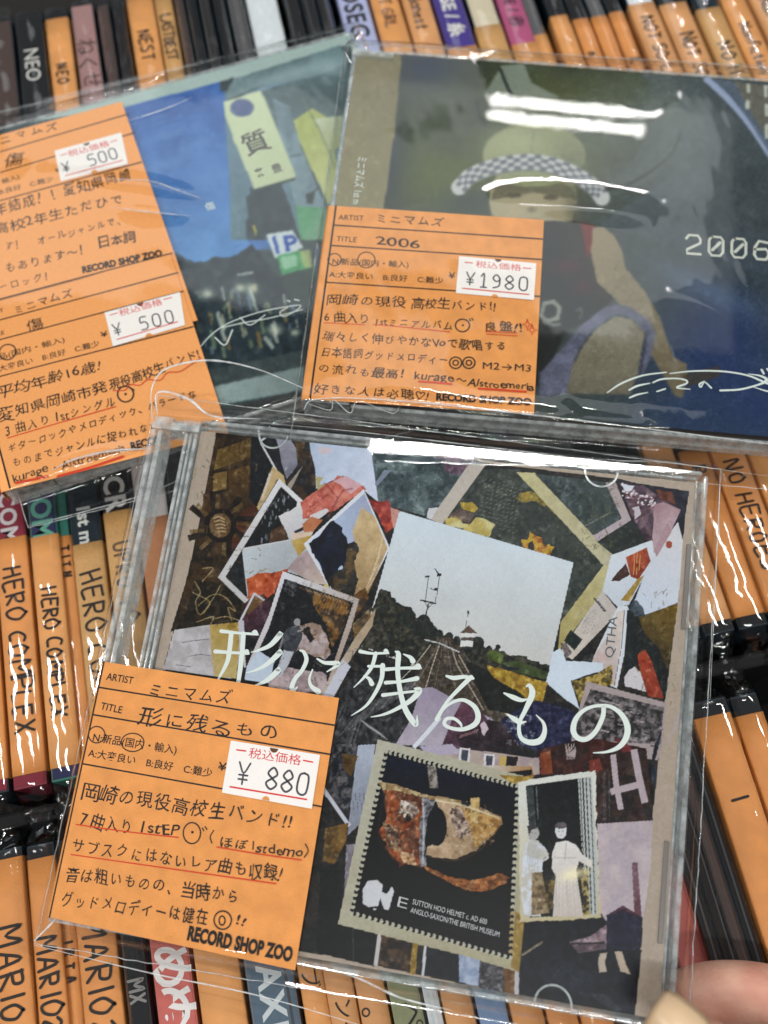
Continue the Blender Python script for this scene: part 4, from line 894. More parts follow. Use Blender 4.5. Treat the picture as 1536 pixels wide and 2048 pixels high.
    for k in range(46):
        x = 770 + rs.random() * 420; y = 210 + rs.random() * 270
        hgt = rs.uniform(8, 70); L([(x, y), (x + hgt * .18, y + hgt)], rs.uniform(4, 16), rs.choice([(150, 158, 120), (120, 140, 110), (186, 186, 150), (110, 130, 150), (196, 200, 190), (150, 120, 70), (86, 104, 104)]), KA, al=.7)
    for x, y, r in ((960, 232, 18), (1010, 232, 20), (830, 255, 20), (1100, 400, 22), (1180, 410, 14)): a.glow(x, y, r * 1.3, r, (206, 212, 190), .8, KA)
    for q, wd in (([(1000, 240), (1030, 330)], 12), ([(950, 180), (1010, 170)], 10), ([(1090, 380), (1110, 450)], 14), ([(1060, 430), (1090, 470)], 16), ([(870, 330), (900, 440)], 14)): L(q, wd, (196, 204, 196), KA, al=.7)
    P([(855, 625), (1000, 590), (1215, 545), (1215, 640), (880, 700)], (150, 166, 166), (128, 144, 144), [(860, 600), (1200, 660)], crop=KA, noise=6)
    P([(830, 560), (1215, 480), (1215, 545), (860, 625)], (66, 76, 78), crop=KA, noise=6)
    P([(1062, 18), (1170, 0), (1215, 72), (1100, 112)], (196, 206, 210), crop=KA); P([(1108, 102), (1218, 78), (1240, 150), (1128, 182)], (70, 150, 96), (90, 170, 120), crop=KA); P([(1120, 110), (1180, 98), (1190, 140), (1140, 160)], (190, 214, 196), crop=KA, al=.6, wob=1)
    P([(1195, 85), (1240, 78), (1250, 150), (1215, 150)], (176, 186, 120), crop=KA, al=.8)
    P([(1120, 182), (1250, 150), (1280, 250), (1180, 300)], (50, 66, 62), crop=KA)
    L([(1096, 30), (1112, 90)], 13, (40, 74, 160), KA); L([(1140, 28), (1152, 82)], 15, (40, 74, 160), KA); L([(1140, 30), (1172, 26), (1182, 46), (1148, 60)], 12, (40, 74, 160), KA)
    a.line([tuple(p) for p in smooth_line([(1180, 660), (900, 730), (700, 790)], 3)], 30, (60, 62, 62), KA)
    a.blur(2)
    return a
# ------------------------------------------------------------------ the three cases lying or held on top
def rot_lamp(): pass
M_DARKTRAY = mat('dark_disc_tray', (58, 50, 46), 0.35, 0.5)
M_PAPERW = mat('white_paper', (225, 228, 226), 0.5)
M_FLAT_RIM = clear('clear_side_wall', (0.86, 0.84, 0.82), 0.04, 1.4, 0.03, 0.25, 6.0)
def case_parts(root, plane, W, H, hinge_clear, tray_mat):
    b = MB(); b.box(1.30 if hinge_clear else 0.0, W, 0, H, -0.11, 0.0); b.build('lid', M_LID, root, bevel=0.04)
    for (x0, x1, y0, y1) in ((1.3, W - .14, 0.0, .12), (1.3, W - .14, H - .12, H), (W - .13, W, .1, H - .1), (W - .30, W - .24, .25, H - .25)):
        b = MB(); b.box(x0, x1, y0, y1, -.62 if x0 != W - .30 else -.3, -.115); b.build('lid_rim', M_RIM, root, bevel=0.055, seg=4)
    b = MB()
    b.box(0.0, W - .02, .02, H - .02, -1.04, -.93); b.build('base', M_LID, root, bevel=0.03)
    for (x0, x1, y0, y1) in ((.3, W - .16, .02, .10), (.3, W - .16, H - .10, H - .02), (W - .14, W - .04, .15, H - .15)):
        b = MB(); b.box(x0, x1, y0, y1, -.925, -.64); b.build('base_rim', M_RIM, root, bevel=0.035, seg=3)
    if hinge_clear:
        for (x0, x1, z0, z1) in ((0, .13, -.93, 0), (.17, .31, -.86, -.05), (.90, 1.0, -.8, -.06), (1.05, 1.12, -.7, -.03), (1.17, 1.27, -.8, -.02)):
            b = MB(); b.box(x0, x1, .25, H - .42, z0, z1); b.build('hinge_strip', M_RIM, root, bevel=0.045, seg=4)
    else:
        b = MB(); b.box(0, .12, .12, H - .12, -.92, -.12); b.build('hinge_strip', M_RIM, root, bevel=0.045, seg=4)
    for yy in (.02, H - .40):
        b = MB()
        b.box(0.0, 1.28, yy, yy + .20, -.92, -.02); b.box(.02, .52, yy + .205, yy + .36, -.85, -.08); b.box(.80, 1.27, yy + .205, yy + .34, -.85, -.12)
        for k in range(5): b.box(.53 + .05 * k, .555 + .05 * k, yy + .205, yy + .33, -.8, -.2)
        b.build('hinge_block', M_RIM, root, bevel=0.03)
    if tray_mat is not None:
        b = MB(); b.box(.20, W - .25, .16, H - .16, -.90, -.30)
        for k in range(60): b.box(3.0 + .06 * k, 3.03 + .06 * k, .13, .16, -.8, -.4)
        b.build('disc_tray', tray_mat, root, bevel=0.03)
    else:
        b = MB(); b.box(1.15, W - .3, .45, H - .25, -.92, -.90); b.build('back_insert', M_TAN, root)
def tabs(root, plane, lst, z=-.125):
    for cx, cy, r, up in lst:
        b = MB(); x, y = plane.pts([(cx, cy)], z)[0]
        n = 18; vs = []; fs = []
        for i in range(n + 1):
            a = math.pi * i / n; ca, sa = math.cos(a), math.sin(a) * up
            for rr, zz in ((r, z), (r - .045, z), (r - .045, z - .03), (r, z - .03)): vs.append((x + rr * ca, y + rr * sa, zz))
        for i in range(n):
            for k in range(4): fs.append((4 * i + k, 4 * i + (k + 1) % 4, 4 * i + 4 + (k + 1) % 4, 4 * i + 4 + k))
        b.add(vs, fs); b.build('booklet_tab', M_RIM, root)
def film_sheet(name, root, L4, W, H, nx, ny, ztop, edge_drop, amp, seed, creases=(), mats=None, dropw=0.35, lo=None, sc1=2.6, sc2=.9):
    """one sheet of a plastic sleeve over a case, L4 = local corners TL,TR,BR,BL"""
    L4 = np.array(L4, float)
    U, V = np.meshgrid(np.linspace(0, 1, nx), np.linspace(0, 1, ny))
    X = (1 - V) * ((1 - U) * L4[0][0] + U * L4[1][0]) + V * ((1 - U) * L4[3][0] + U * L4[2][0])
    Y = (1 - V) * ((1 - U) * L4[0][1] + U * L4[1][1]) + V * ((1 - U) * L4[3][1] + U * L4[2][1])
    wx = vnoise(X, Y, 2.5, seed + 9) - .5
    h = amp * (vnoise(X + wx, Y, sc1, seed, 1 if amp > .07 else 2) - .5) + amp * (.06 if amp > .07 else .35) * (vnoise(X * 1.7 + Y * .6, Y * .5 - X * .3, sc2, seed + 5, 2) - .5)
    for P, wd, am in creases:
        P = smooth_line(P, 5); d2 = np.full(X.shape, 1e9); tt = np.zeros(X.shape)
        for i, (a, b) in enumerate(zip(P[:-1], P[1:])):
            v = b - a; L = max(v @ v, 1e-9)
            t = np.clip(((X - a[0]) * v[0] + (Y - a[1]) * v[1]) / L, 0, 1)
            d = (X - a[0] - t * v[0]) ** 2 + (Y - a[1] - t * v[1]) ** 2
            s_ = (i + t) / (len(P) - 1); m_ = d < d2; d2 = np.where(m_, d, d2); tt = np.where(m_, s_, tt)
        h = h + am * np.exp(-np.sqrt(d2 + 1e-6) ** 1.6 / wd ** 1.6) * np.sin(np.pi * np.clip(tt, .02, .98)) ** .5
    out = np.maximum.reduce([-X, X - W, -Y, Y - H, np.zeros_like(X)])
    t = np.clip(out / dropw, 0, 1); t = t * t * (3 - 2 * t)
    Z = ztop + np.maximum(h, -amp * .5) * (1 - .3 * t) - t * edge_drop
    return grid_mesh(name, X, Y, Z, mats or M_FILM, root)
def seam(name, root, P, r=0.018, m=None):
    """thin welded seam of a sleeve: a round thread through local points"""
    P = np.array(P, float); b = MB(); vs = []; fs = []; k = 6
    T = np.gradient(P, axis=0); T /= np.linalg.norm(T, axis=1, keepdims=True)
    for p, t in zip(P, T):
        a = np.cross(t, (0, 0, 1)); a /= max(np.linalg.norm(a), 1e-9); c = np.cross(a, t)
        for i in range(k): th = 2 * math.pi * i / k; vs.append(tuple(p + r * (math.cos(th) * a + math.sin(th) * c)))
    for i in range(len(P) - 1):
        for j in range(k): fs.append((k * i + j, k * i + (j + 1) % k, k * i + k + (j + 1) % k, k * i + k + j))
    b.add(vs, fs); return b.build(name, m or M_RIM, root, smooth=True)
def quad_lines(L4, z, n=60, wob=.02, seed=1):
    L4 = [np.array(q, float) for q in L4]; out = []; rs = np.random.RandomState(seed)
    for a, b in zip(L4, L4[1:] + L4[:1]):
        for t in np.linspace(0, 1, n, endpoint=False):
            q = a + (b - a) * t; out.append((q[0] + rs.normal(0, wob * .4), q[1] + rs.normal(0, wob * .4), z + rs.normal(0, wob * .3)))
    out.append(out[0]); return out
def taper_glint(root, P, r):
    """a film fold with its highlight given as a pale bead, thinning towards both ends"""
    o = seam('fold', root, P, 1.0, M_FOLD_GLINT)
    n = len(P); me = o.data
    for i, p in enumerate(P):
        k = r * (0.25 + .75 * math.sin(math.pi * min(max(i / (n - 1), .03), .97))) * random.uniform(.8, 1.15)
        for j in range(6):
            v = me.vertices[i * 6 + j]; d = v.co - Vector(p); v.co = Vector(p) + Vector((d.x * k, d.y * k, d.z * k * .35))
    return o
ROOTS = {}
def new_case(key, plane, W, H, label, hinge_clear, tray, art, gain):
    root = empty('cd_case', plane.mtx); tag(root, label, 'CD case', 'CD cases laid out on top of the racks')
    case_parts(root, plane, W, H, hinge_clear, tray)
    art.build('booklet', root, gain, mottle=1.0 if key == 'C' else .3)
    ROOTS[key] = root
    return root
# ---- case held in front
CW, CH = 14.15, 12.56
rc = new_case('C', PC, CW, CH, 'clear CD case with a photo collage cover and white brush title, held by fingers', True, None, paint_c(), 0.93)
tabs(rc, PC, [(547, 868, .40, -1), (1203, 942, .42, -1), (1106, 2010, .42, 1)])
for a_, b_ in (((1377, 1088), (1364, 1258)), ((1331, 1682), (1317, 1886))):
    (x0, y0), (x1, y1) = PC.pts([a_, b_], -.12)
    m = MB(); m.box(min(x0, x1) - .02, min(x0, x1) + .09, y1, y0, -.14, -.112); m.build('lid_slot', mat('slot_plastic', (120, 112, 108), .25), rc, bevel=.02)
def title_c():
    m = MB(); z = ZART + .004; S = lambda P, w, c=K3: pen(m, PC, P, [q * 1.48 for q in (w if isinstance(w, list) else [w] * len(P))], z, c)
    # 形
    S([(108, 108), (200, 118), (292, 124)], [13, 9, 9]); S([(268, 112), (282, 112), (298, 128)], [4, 14, 4]); S([(78, 212), (160, 218), (246, 222)], [14, 10, 10]); S([(226, 212), (240, 210), (252, 226)], [3, 12, 3])
    S([(160, 118), (152, 200), (138, 270), (94, 354)], [17, 17, 15, 8]); S([(222, 122), (216, 210), (206, 300), (196, 370)], [17, 17, 17, 14])
    S([(398, 128), (412, 122), (360, 180), (300, 206), (262, 216)], [10, 20, 16, 9, 3]); S([(398, 216), (410, 216), (350, 272), (290, 306), (236, 322)], [10, 20, 16, 9, 3]); S([(392, 306), (402, 306), (362, 346), (320, 372), (276, 388)], [10, 20, 18, 12, 4])
    m.build('title_character', M_WHITE, rc); m = MB()
    # に
    S([(512, 206), (532, 216), (545, 256), (522, 310), (488, 350), (470, 395), (480, 412), (500, 392)], [6, 12, 15, 14, 15, 17, 12, 3])
    S([(600, 250), (640, 270), (700, 272), (706, 282), (650, 316)], [6, 12, 15, 12, 4]); S([(576, 305), (560, 352), (570, 390), (606, 418)], [5, 9, 13, 20])
    m.build('title_character', M_WHITE, rc); m = MB()
    # 残
    S([(820, 212), (880, 222), (962, 220)], [13, 9, 8]); S([(940, 210), (952, 208), (968, 224)], [3, 13, 3]); S([(900, 222), (880, 290), (840, 345), (788, 396)], [14, 13, 9, 3])
    S([(862, 288), (905, 288), (942, 288)], 9); S([(935, 284), (930, 350), (900, 420), (850, 490), (776, 540)], [18, 15, 13, 9, 3]); S([(838, 336), (866, 352), (880, 378)], [4, 12, 17])
    S([(1000, 212), (1016, 228), (1012, 310), (1024, 410), (1048, 500), (1082, 560), (1108, 588), (1112, 540)], [5, 18, 17, 17, 19, 20, 14, 3]); S([(1042, 226), (1076, 242), (1090, 262)], [4, 13, 19])
    S([(952, 304), (1030, 298), (1122, 296)], [13, 10, 12]); S([(1104, 284), (1118, 284), (1134, 300)], [3, 14, 3]); S([(950, 372), (1030, 366), (1112, 350)], [13, 10, 16]); S([(936, 436), (1030, 424), (1116, 414)], [13, 9, 8])
    S([(1098, 402), (1124, 412), (1080, 462), (1000, 510), (936, 536), (876, 548)], [6, 20, 17, 12, 8, 3])
    m.build('title_character', M_WHITE, rc); m = MB()
    # る
    S([(1262, 338), (1300, 348), (1352, 342), (1398, 350)], [8, 15, 13, 10]); S([(1388, 344), (1330, 400), (1262, 474), (1212, 560)], [16, 14, 11, 15])
    S([(1212, 556), (1268, 488), (1340, 460), (1400, 490), (1424, 540), (1408, 584), (1350, 610), (1290, 606), (1252, 586), (1262, 558), (1300, 556), (1332, 580), (1340, 600)], [5, 9, 12, 16, 19, 18, 14, 12, 13, 12, 11, 10, 5])
    m.build('title_character', M_WHITE, rc); m = MB()
    # も
    S([(596, 1262), (612, 1256), (626, 1300), (592, 1380), (560, 1450), (566, 1520), (612, 1548), (664, 1540), (688, 1500), (684, 1450), (646, 1408)], [6, 13, 22, 16, 13, 15, 19, 21, 17, 11, 3], K2)
    S([(482, 1296), (530, 1318), (570, 1332), (604, 1326)], [6, 17, 13, 4], K2); S([(498, 1404), (536, 1430), (566, 1446), (594, 1442)], [6, 18, 14, 4], K2)
    m.build('title_character', M_WHITE, rc); m = MB()
    # の
    S([(992, 1372), (986, 1420), (952, 1490), (906, 1530), (860, 1526), (836, 1488), (848, 1430), (890, 1384), (950, 1362), (1022, 1364), (1080, 1402), (1112, 1462), (1108, 1520), (1072, 1570), (1010, 1596), (938, 1602)],
      [15, 16, 16, 17, 18, 20, 17, 13, 11, 13, 17, 21, 20, 16, 9, 3], K2)
    m.build('title_character', M_WHITE, rc)
    m = MB(); m2 = mat('stamp_print', (196, 196, 200), .5)
    put_text(m, PC, 'E', (277, 750), (330, 765), 62, z, K4, off=-.01)
    for s, p0, p1 in (('SUTTON HOO HELMET c. AD 600', (350, 742), (668, 830)), ('ANGLO-SAXON/THE BRITISH MUSEUM', (342, 778), (722, 884))):
        put_text(m, PC, s, p0, p1, 31, z, K4)
    m.build('stamp_lettering', m2, rc)
    m = MB(); put_text(m, PC, 'QTHA', (1040, 1120), (1062, 905), 62, z, K2); put_text(m, PC, 'URES', (945, 815), (990, 880), 22, z, K2)
    m.build('ticket_lettering', mat('faded_print', (66, 76, 84), .5), rc)
title_c()
# ---- the two cases behind
rb = new_case('B', PB, 14.2, 12.4, 'sleeved CD case with a child in a checked cap and 2006 on its cover', False, M_DARKTRAY, paint_b(), 0.9)
def print_b():
    KB6 = (900, 400, 2.415); m = MB(); z = ZART + .004
    def dig(x, y, w_, h, s, sl):
        for q in s: pen(m, PB, [(x + w_ * a - h * .02 * b, y + sl * w_ * a / 80 + h * b) for a, b in q], 13, z, KB6, smooth=False)
    two = [[(0, .22), (.18, .03), (.82, .03), (1, .22), (1, .42), (.06, .8), (.06, 1), (1.02, 1)]]
    zero = [[(.2, .02), (.82, .02), (1, .2), (1, .8), (.8, 1), (.2, 1), (0, .8), (0, .2), (.2, .02)], [(.24, .72), (.78, .3)]]
    six = [[(1, .12), (.3, .05), (.02, .4), (0, .8), (.2, 1), (.82, 1), (1, .8), (1, .6), (.8, .45), (.05, .5)]]
    for i, s in enumerate((two, zero, zero, six)): dig(1142 + 110 * i, 165 + 9 * i, 68, 92, s, 6)
    m.build('cover_title', mat('pale_print', (206, 208, 196), .5), rb)
    m = MB(); S = lambda P, w: pen(m, PB, P, w, z + .003, KB6)
    S([(760, 930), (830, 885), (930, 848), (1045, 832)], [5, 9, 8, 6]); S([(1062, 838), (1180, 826), (1320, 828), (1440, 848), (1530, 885), (1590, 900)], [5, 8, 9, 9, 12, 4])
    S([(865, 918), (905, 898), (965, 885)], [8, 10, 5]); S([(868, 955), (905, 940), (955, 930)], [8, 9, 4]); S([(980, 882), (1020, 866), (1090, 862), (1138, 870), (1142, 886), (1095, 906), (1160, 914)], [7, 9, 8, 9, 9, 9, 4]); S([(1000, 925), (1040, 912)], 7)
    S([(1228, 876), (1205, 890), (1212, 904), (1230, 880), (1262, 908)], [6, 9, 7, 6, 9]); S([(1305, 920), (1400, 915), (1490, 892), (1530, 870), (1500, 850), (1440, 840)], [9, 9, 9, 15, 9, 3]); S([(1470, 905), (1540, 925), (1600, 925)], [4, 9, 9]); S([(1505, 820), (1515, 838)], 10); S([(1532, 816), (1545, 832)], 10)
    m.build('signature', M_WHITE, rb)
    m = MB(); z2 = z
    put_text(m, PB, 'ミニマムズ 1st m', (717, 312), (705, 408), 18, z2); m.build('spine_lettering', M_WHITE, rb)
print_b()
ra = new_case('A', PA, 14.2, 12.4, 'sleeved CD case with blue sky and a Japanese pawnshop sign on its cover', False, M_DARKTRAY, paint_a(), 0.95)
def print_a():
    K = (240, 60, 3.072); m = MB(); z = ZART + .004
    put_text(m, PA, '質', (775, 770), (940, 712), 185, z, K, off=.012)
    put_text(m, PA, '来', (835, 905), (895, 885), 74, z, K, off=.012); put_text(m, PA, '豊', (940, 880), (1005, 858), 74, z, K, off=.012)
    m.build('sign_lettering', mat('brown_print', (72, 66, 66), .5), ra)
    m = MB(); put_text(m, PA, '傷', (530, 1110), (590, 1092), 66, z, K)
    KA = (0, 460, 2.0)
    for P, w in (([(800, 468), (850, 415), (920, 370), (1040, 328), (1180, 302), (1200, 310), (1140, 345), (1120, 330), (1150, 310)], 4), ([(860, 430), (900, 460), (930, 400)], 5), ([(890, 390), (980, 370), (1080, 352), (1210, 318)], 4),
                 ([(960, 350), (1000, 380), (1060, 340)], 4), ([(1150, 282), (1160, 286)], 5), ([(1178, 278), (1196, 282)], 5)): pen(m, PA, P, w, z, KA)
    m.build('signature', M_WHITE, ra)
print_a()
# ------------------------------------------------------------------ price cards
def card(plane, parent_mtx, corners, z, th, label, fold=True, mt=None):
    """corners in px TL,TR,BR,BL; the paper folds down along its left side"""
    L = plane.pts(corners, z)
    n = 14; vs = []; fs = []
    def q(u, v):
        a = np.array(L[0]) * (1 - u) + np.array(L[1]) * u; b = np.array(L[3]) * (1 - u) + np.array(L[2]) * u
        return a * (1 - v) + b * v
    us = np.linspace(0, 1, n)
    for v in np.linspace(0, 1, 10):
        for u in us:
            p_ = q(u, v); vs.append((p_[0], p_[1], z - th * .5 + .012 * math.sin(u * 3 + v * 2)))
    for j in range(9):
        for i in range(n - 1): a = j * n + i; fs.append((a + n, a + n + 1, a + 1, a))
    b = MB(); b.add(vs, fs)
    if fold:
        p0 = np.array(L[0]); p1 = np.array(L[3]); base = len(b.v)
        out = (p0 - np.array(L[1])); out /= np.linalg.norm(out)
        rows = [(0.0, 0.0), (.035, .02), (.05, .06), (.05, .6)]
        v2 = []
        for dx, dz in rows:
            for t in np.linspace(0, 1, 6): p_ = p0 + (p1 - p0) * t + out * dx; v2.append((p_[0], p_[1], z - th * .5 - dz))
        f2 = [(6 * j + i, 6 * j + i + 1, 6 * j + 7 + i, 6 * j + 6 + i) for j in range(3) for i in range(5)]
        b.add(v2, f2)
    o = b.build('price_card', mt or M_CARD, None, mtx=plane.mtx)
    s = o.modifiers.new('paper', 'SOLIDIFY'); s.thickness = th; s.offset = 0
    tag(o, label, 'price card', 'orange price cards')
    return o
def uvpt(plane, corners, u, v):
    """photo px of card position u,v (0..1 from top left)"""
    c = np.array(corners, float)
    # projective map of the unit square
    src = [(0, 0), (1, 0), (1, 1), (0, 1)]; A = []; bb = []
    for (x, y), (X, Y) in zip(src, c):
        A.append([x, y, 1, 0, 0, 0, -X * x, -X * y]); bb.append(X); A.append([0, 0, 0, x, y, 1, -Y * x, -Y * y]); bb.append(Y)
    h = np.linalg.solve(np.array(A), np.array(bb)); w_ = h[6] * u + h[7] * v + 1
    return ((h[0] * u + h[1] * v + h[2]) / w_, (h[3] * u + h[4] * v + h[5]) / w_)
def ruling(card_o, plane, corners, z, vline=0.03, vtop=0.0):
    m = MB(); P = lambda u, v: uvpt(plane, corners, u, v)
    for v in (.105, .216, .412): pen(m, plane, [P(vline, v), P(.999, v)], 2.9, z, smooth=False)
    pen(m, plane, [P(vline, vtop), P(vline, 1.0)], 3.2, z, smooth=False)
    return m
def sticker(card_o, plane, Q, z, crop, yen, num, red, rl, notch_b, notch_t, dashes, wpx=5):
    L = plane.pts(Q, z, crop); b = MB()
    b.add([(x, y, z) for x, y in L] + [(x, y, z - .012) for x, y in L], [(3, 2, 1, 0), (4, 5, 6, 7), (0, 1, 5, 4), (1, 2, 6, 5), (2, 3, 7, 6), (3, 0, 4, 7)])
    s = b.build('price_sticker', M_STICK, card_o)
    zz = z + .004; r = MB()
    put_text(r, plane, '税込価格', red[0], red[1], red[2], zz, crop)
    for d in dashes: pen(r, plane, d, wpx * .8, zz, crop, smooth=False)
    pen(r, plane, rl, wpx * .9, zz, crop, smooth=False)
    r.build('tax_lettering', M_REDP, s)
    g = MB(); text_px(g, plane, '¥', yen[0], (yen[0][0] + yen[1] * .55, yen[0][1] + yen[2]), yen[1], zz, crop, 0, wpx, .0)
    text_px(g, plane, num[0], num[1], num[2], num[3], zz, crop, 0, wpx * 1.15, .0)
    g.build('price_figures', M_GREYP, s)
    nt = MB()
    for (cx, cy, rr, a0), mi in ((notch_b, 0), (notch_t, 1)):
        x, y = plane.pts([(cx, cy)], zz, crop)[0]; x2, _ = plane.pts([(cx + rr, cy)], zz, crop)[0]; R_ = abs(x2 - x)
        d = np.array(plane.pts([Q[2]], z, crop)[0]) - np.array(plane.pts([Q[3]], z, crop)[0]); th = math.atan2(d[1], d[0])
        nt.add([(x + R_ * math.cos(th + a0 + t), y + R_ * math.sin(th + a0 + t), zz) for t in np.linspace(0, math.pi, 9)], [tuple(range(9))], mi)
    nt.build('sticker_notch', [M_CARD, mat('notch_brown', (96, 60, 30), .8)], s)  # lower half disc in card orange, upper one dark brown
    return s
def hand_lines(card_o, plane, z, crop, lines, under=(), extra=None, jit=1.15, off=.006):
    m = MB()
    for s, p0, p1, em in lines: put_text(m, plane, s, p0, p1, em, z, crop, jit=jit, off=off)
    if extra: extra(m)
    m.build('handwriting', M_INK, card_o)
    if under:
        m = MB()
        for P, w in under: pen(m, plane, P, w, z + .002, crop)
        m.build('red_underline', M_RED, card_o)
def shop_name(m, plane, p0, p1, em, z, crop):
    put_text(m, plane, 'RECORD SHOP ZOO', p0, p1, em, z, crop, off=.048)
# C card
cc = [(206, 1323), (678, 1396), (590, 1941), (97, 1834)]
zc = .035
co = card(PC, PC.mtx, cc, zc, .02, 'orange handwritten card with an 880 yen sticker, on the collage cover')
m = ruling(co, PC, cc, zc + .014, 0.004)
Z = zc + .014
put_text(m, PC, 'ARTIST', (212, 1359), (265, 1368), 19, Z, off=.008); put_text(m, PC, 'TITLE', (200, 1418), (243, 1427), 19, Z, off=.008)
put_text(m, PC, 'N:新品(国内・輸入)', (403, 178), (775, 236), 42, Z, K6, off=.01); put_text(m, PC, 'A:大変良い　B:良好　C:難少', (385, 246), (930, 338), 40, Z, K6, off=.01)
put_text(m, PC, '¥', (955, 306), (990, 312), 46, Z, K6, off=.012); shop_name(m, PC, (818, 1050), (1278, 1147), 78, Z, K6)
m.build('printed_form', M_PRINT, co)
def exC(m):
    ring(m, PC, (424, 152), 36, 36, 5, Z + .002, K6); ring(m, PC, (582, 186), 50, 40, 5, Z + .002, K6); ring(m, PC, (842, 584), 38, 46, 6, Z, K6); ring(m, PC, (844, 580), 3, 3, 6, Z, K6)
    pen(m, PC, [(888, 562), (894, 574)], 5, Z, K6); pen(m, PC, [(900, 556), (908, 568)], 5, Z, K6)
    ring(m, PC, (977, 966), 38, 40, 6, Z, K6); ring(m, PC, (974, 968), 13, 20, 6, Z, K6)
    pen(m, PC, [(938, 572), (922, 600), (930, 628)], 5, Z, K6); pen(m, PC, [(1340, 632), (1352, 662), (1335, 690)], 5, Z, K6)
hand_lines(co, PC, Z, None, [('ミニマムズ', (292, 1391), (464, 1407), 34)], jit=.8)
hand_lines(co, PC, Z, K6, [('形に残るもの', (604, 100), (1230, 180), 82), ('岡崎の現役高校生バンド!!', (355, 425), (1280, 560), 76), ('7 曲入り', (345, 552), (580, 585), 72), ('1stEP', (604, 578), (785, 598), 66),
    ('ほぼ1stdemo', (956, 640), (1330, 690), 56), ('サブスクにはないレア曲も収録!', (308, 664), (1235, 792), 72), ('音は粗いものの、当時から', (283, 784), (1050, 890), 72), ('グッドメロディーは健在', (262, 896), (912, 986), 72), ('!!', (1028, 978), (1075, 998), 52)],
    [([(335, 546), (560, 578), (782, 603)], 5), ([(952, 645), (1140, 676), (1322, 702)], 5), ([(312, 678), (760, 742), (1210, 806)], 5)], exC)
sticker(co, PC, [(158, 668), (615, 742), (572, 1018), (112, 935)], Z + .012, K3, ((186, 888), 105, 8), ('880', (330, 912), (540, 950), 106), ((245, 752), (516, 792), 56), [(155, 905), (545, 970)],
        (336, 974, 20, 0), (380, 708, 22, math.pi), ([(188, 716), (234, 722)], [(530, 770), (577, 779)]), 9)
# B card
KB = (600, 380, 2.56)
cb = [(659, 411), (1088, 440), (1068, 827), (606, 798)]
bo = card(PB, PB.mtx, cb, zc, .02, 'orange handwritten card with a 1980 yen sticker, on the child cover')
m = ruling(bo, PB, cb, Z, 0.03)
put_text(m, PB, 'ARTIST', (196, 151), (326, 157), 45, Z, KB); put_text(m, PB, 'TITLE', (185, 261), (290, 268), 45, Z, KB)
put_text(m, PB, 'N:新品(国内・輸入)', (162, 378), (558, 396), 44, Z, KB, off=.008); put_text(m, PB, 'A:大変良い　B:良好　C:難少', (148, 444), (735, 478), 43, Z, KB, off=.008)
put_text(m, PB, '¥', (760, 450), (792, 453), 50, Z, KB, off=.01); shop_name(m, PB, (695, 1075), (1185, 1102), 56, Z, KB)
m.build('printed_form', M_PRINT, bo)
def star(m, x, y, r, crop):
    P = []
    for k in range(9): a = math.pi / 4 * k - math.pi / 2; q = r if k % 2 == 0 else r * .35; P.append((x + q * math.cos(a), y + q * math.sin(a)))
    pen(m, PB, P, 4, Z + .002, crop, smooth=False)
def exB(m):
    ring(m, PB, (177, 356), 34, 31, 5, Z + .002, KB); ring(m, PB, (340, 358), 44, 40, 5, Z + .002, KB); ring(m, PB, (832, 693), 36, 32, 6, Z, KB); ring(m, PB, (834, 692), 2, 2, 6, Z, KB)
    pen(m, PB, [(868, 660), (872, 670)], 5, Z, KB); pen(m, PB, [(880, 656), (886, 666)], 5, Z, KB)
    for x in (797, 865): ring(m, PB, (x, 884), 31, 29, 6, Z, KB); ring(m, PB, (x, 884), 14, 13, 6, Z, KB)
hand_lines(bo, PB, Z, KB, [('ミニマムズ', (380, 166), (738, 186), 74), ('2006', (383, 278), (616, 292), 76), ('岡崎の現役', (130, 580), (548, 596), 74), ('高校生バンド!!', (570, 596), (1005, 618), 70), ('6 曲入り', (120, 672), (358, 680), 70),
    ('1stミニアルバム', (378, 690), (785, 712), 62), ('良盤!!', (935, 716), (1140, 720), 66), ('瑞々しく伸びやかなVoで歌唱する', (115, 764), (1062, 822), 66), ('日本語詞グッドメロディー', (105, 846), (760, 888), 64), 
    ('の流れも最高！', (86, 930), (575, 968), 66), ('kurage', (580, 968), (788, 978), 66), ('〜', (800, 985), (850, 988), 50), ('Alstroemeria', (862, 1000), (1198, 1022), 60), ('好きな人は必聴♡!', (70, 1036), (660, 1072), 66)],
    [([(125, 680), (330, 690)], 5), ([(375, 688), (560, 705), (766, 726)], 5), ([(950, 723), (1110, 732)], 4), ([(955, 736), (1115, 746)], 4), ([(608, 980), (700, 986), (776, 993)], 11), ([(915, 1016), (1040, 1024), (1156, 1032)], 11)], exB)
hand_lines(bo, PB, Z, KB, [('M2→M3', (930, 914), (1188, 930), 58)], jit=.3, off=.0)
m = MB(); star(m, 1164, 688, 26, KB); star(m, 1188, 716, 27, KB); m.build('red_sparkle', M_RED, bo)
sticker(bo, PB, [(815, 338), (1210, 375), (1198, 563), (798, 527)], Z + .012, KB, ((848, 484), 76, 4), ('1980', (916, 496), (1160, 516), 82), ((896, 392), (1134, 412), 44), [(832, 503), (1172, 535)],
        (997, 547, 17, 0), (1015, 354, 17, math.pi), ([(845, 370), (884, 373)], [(1142, 399), (1183, 402)]), 7)
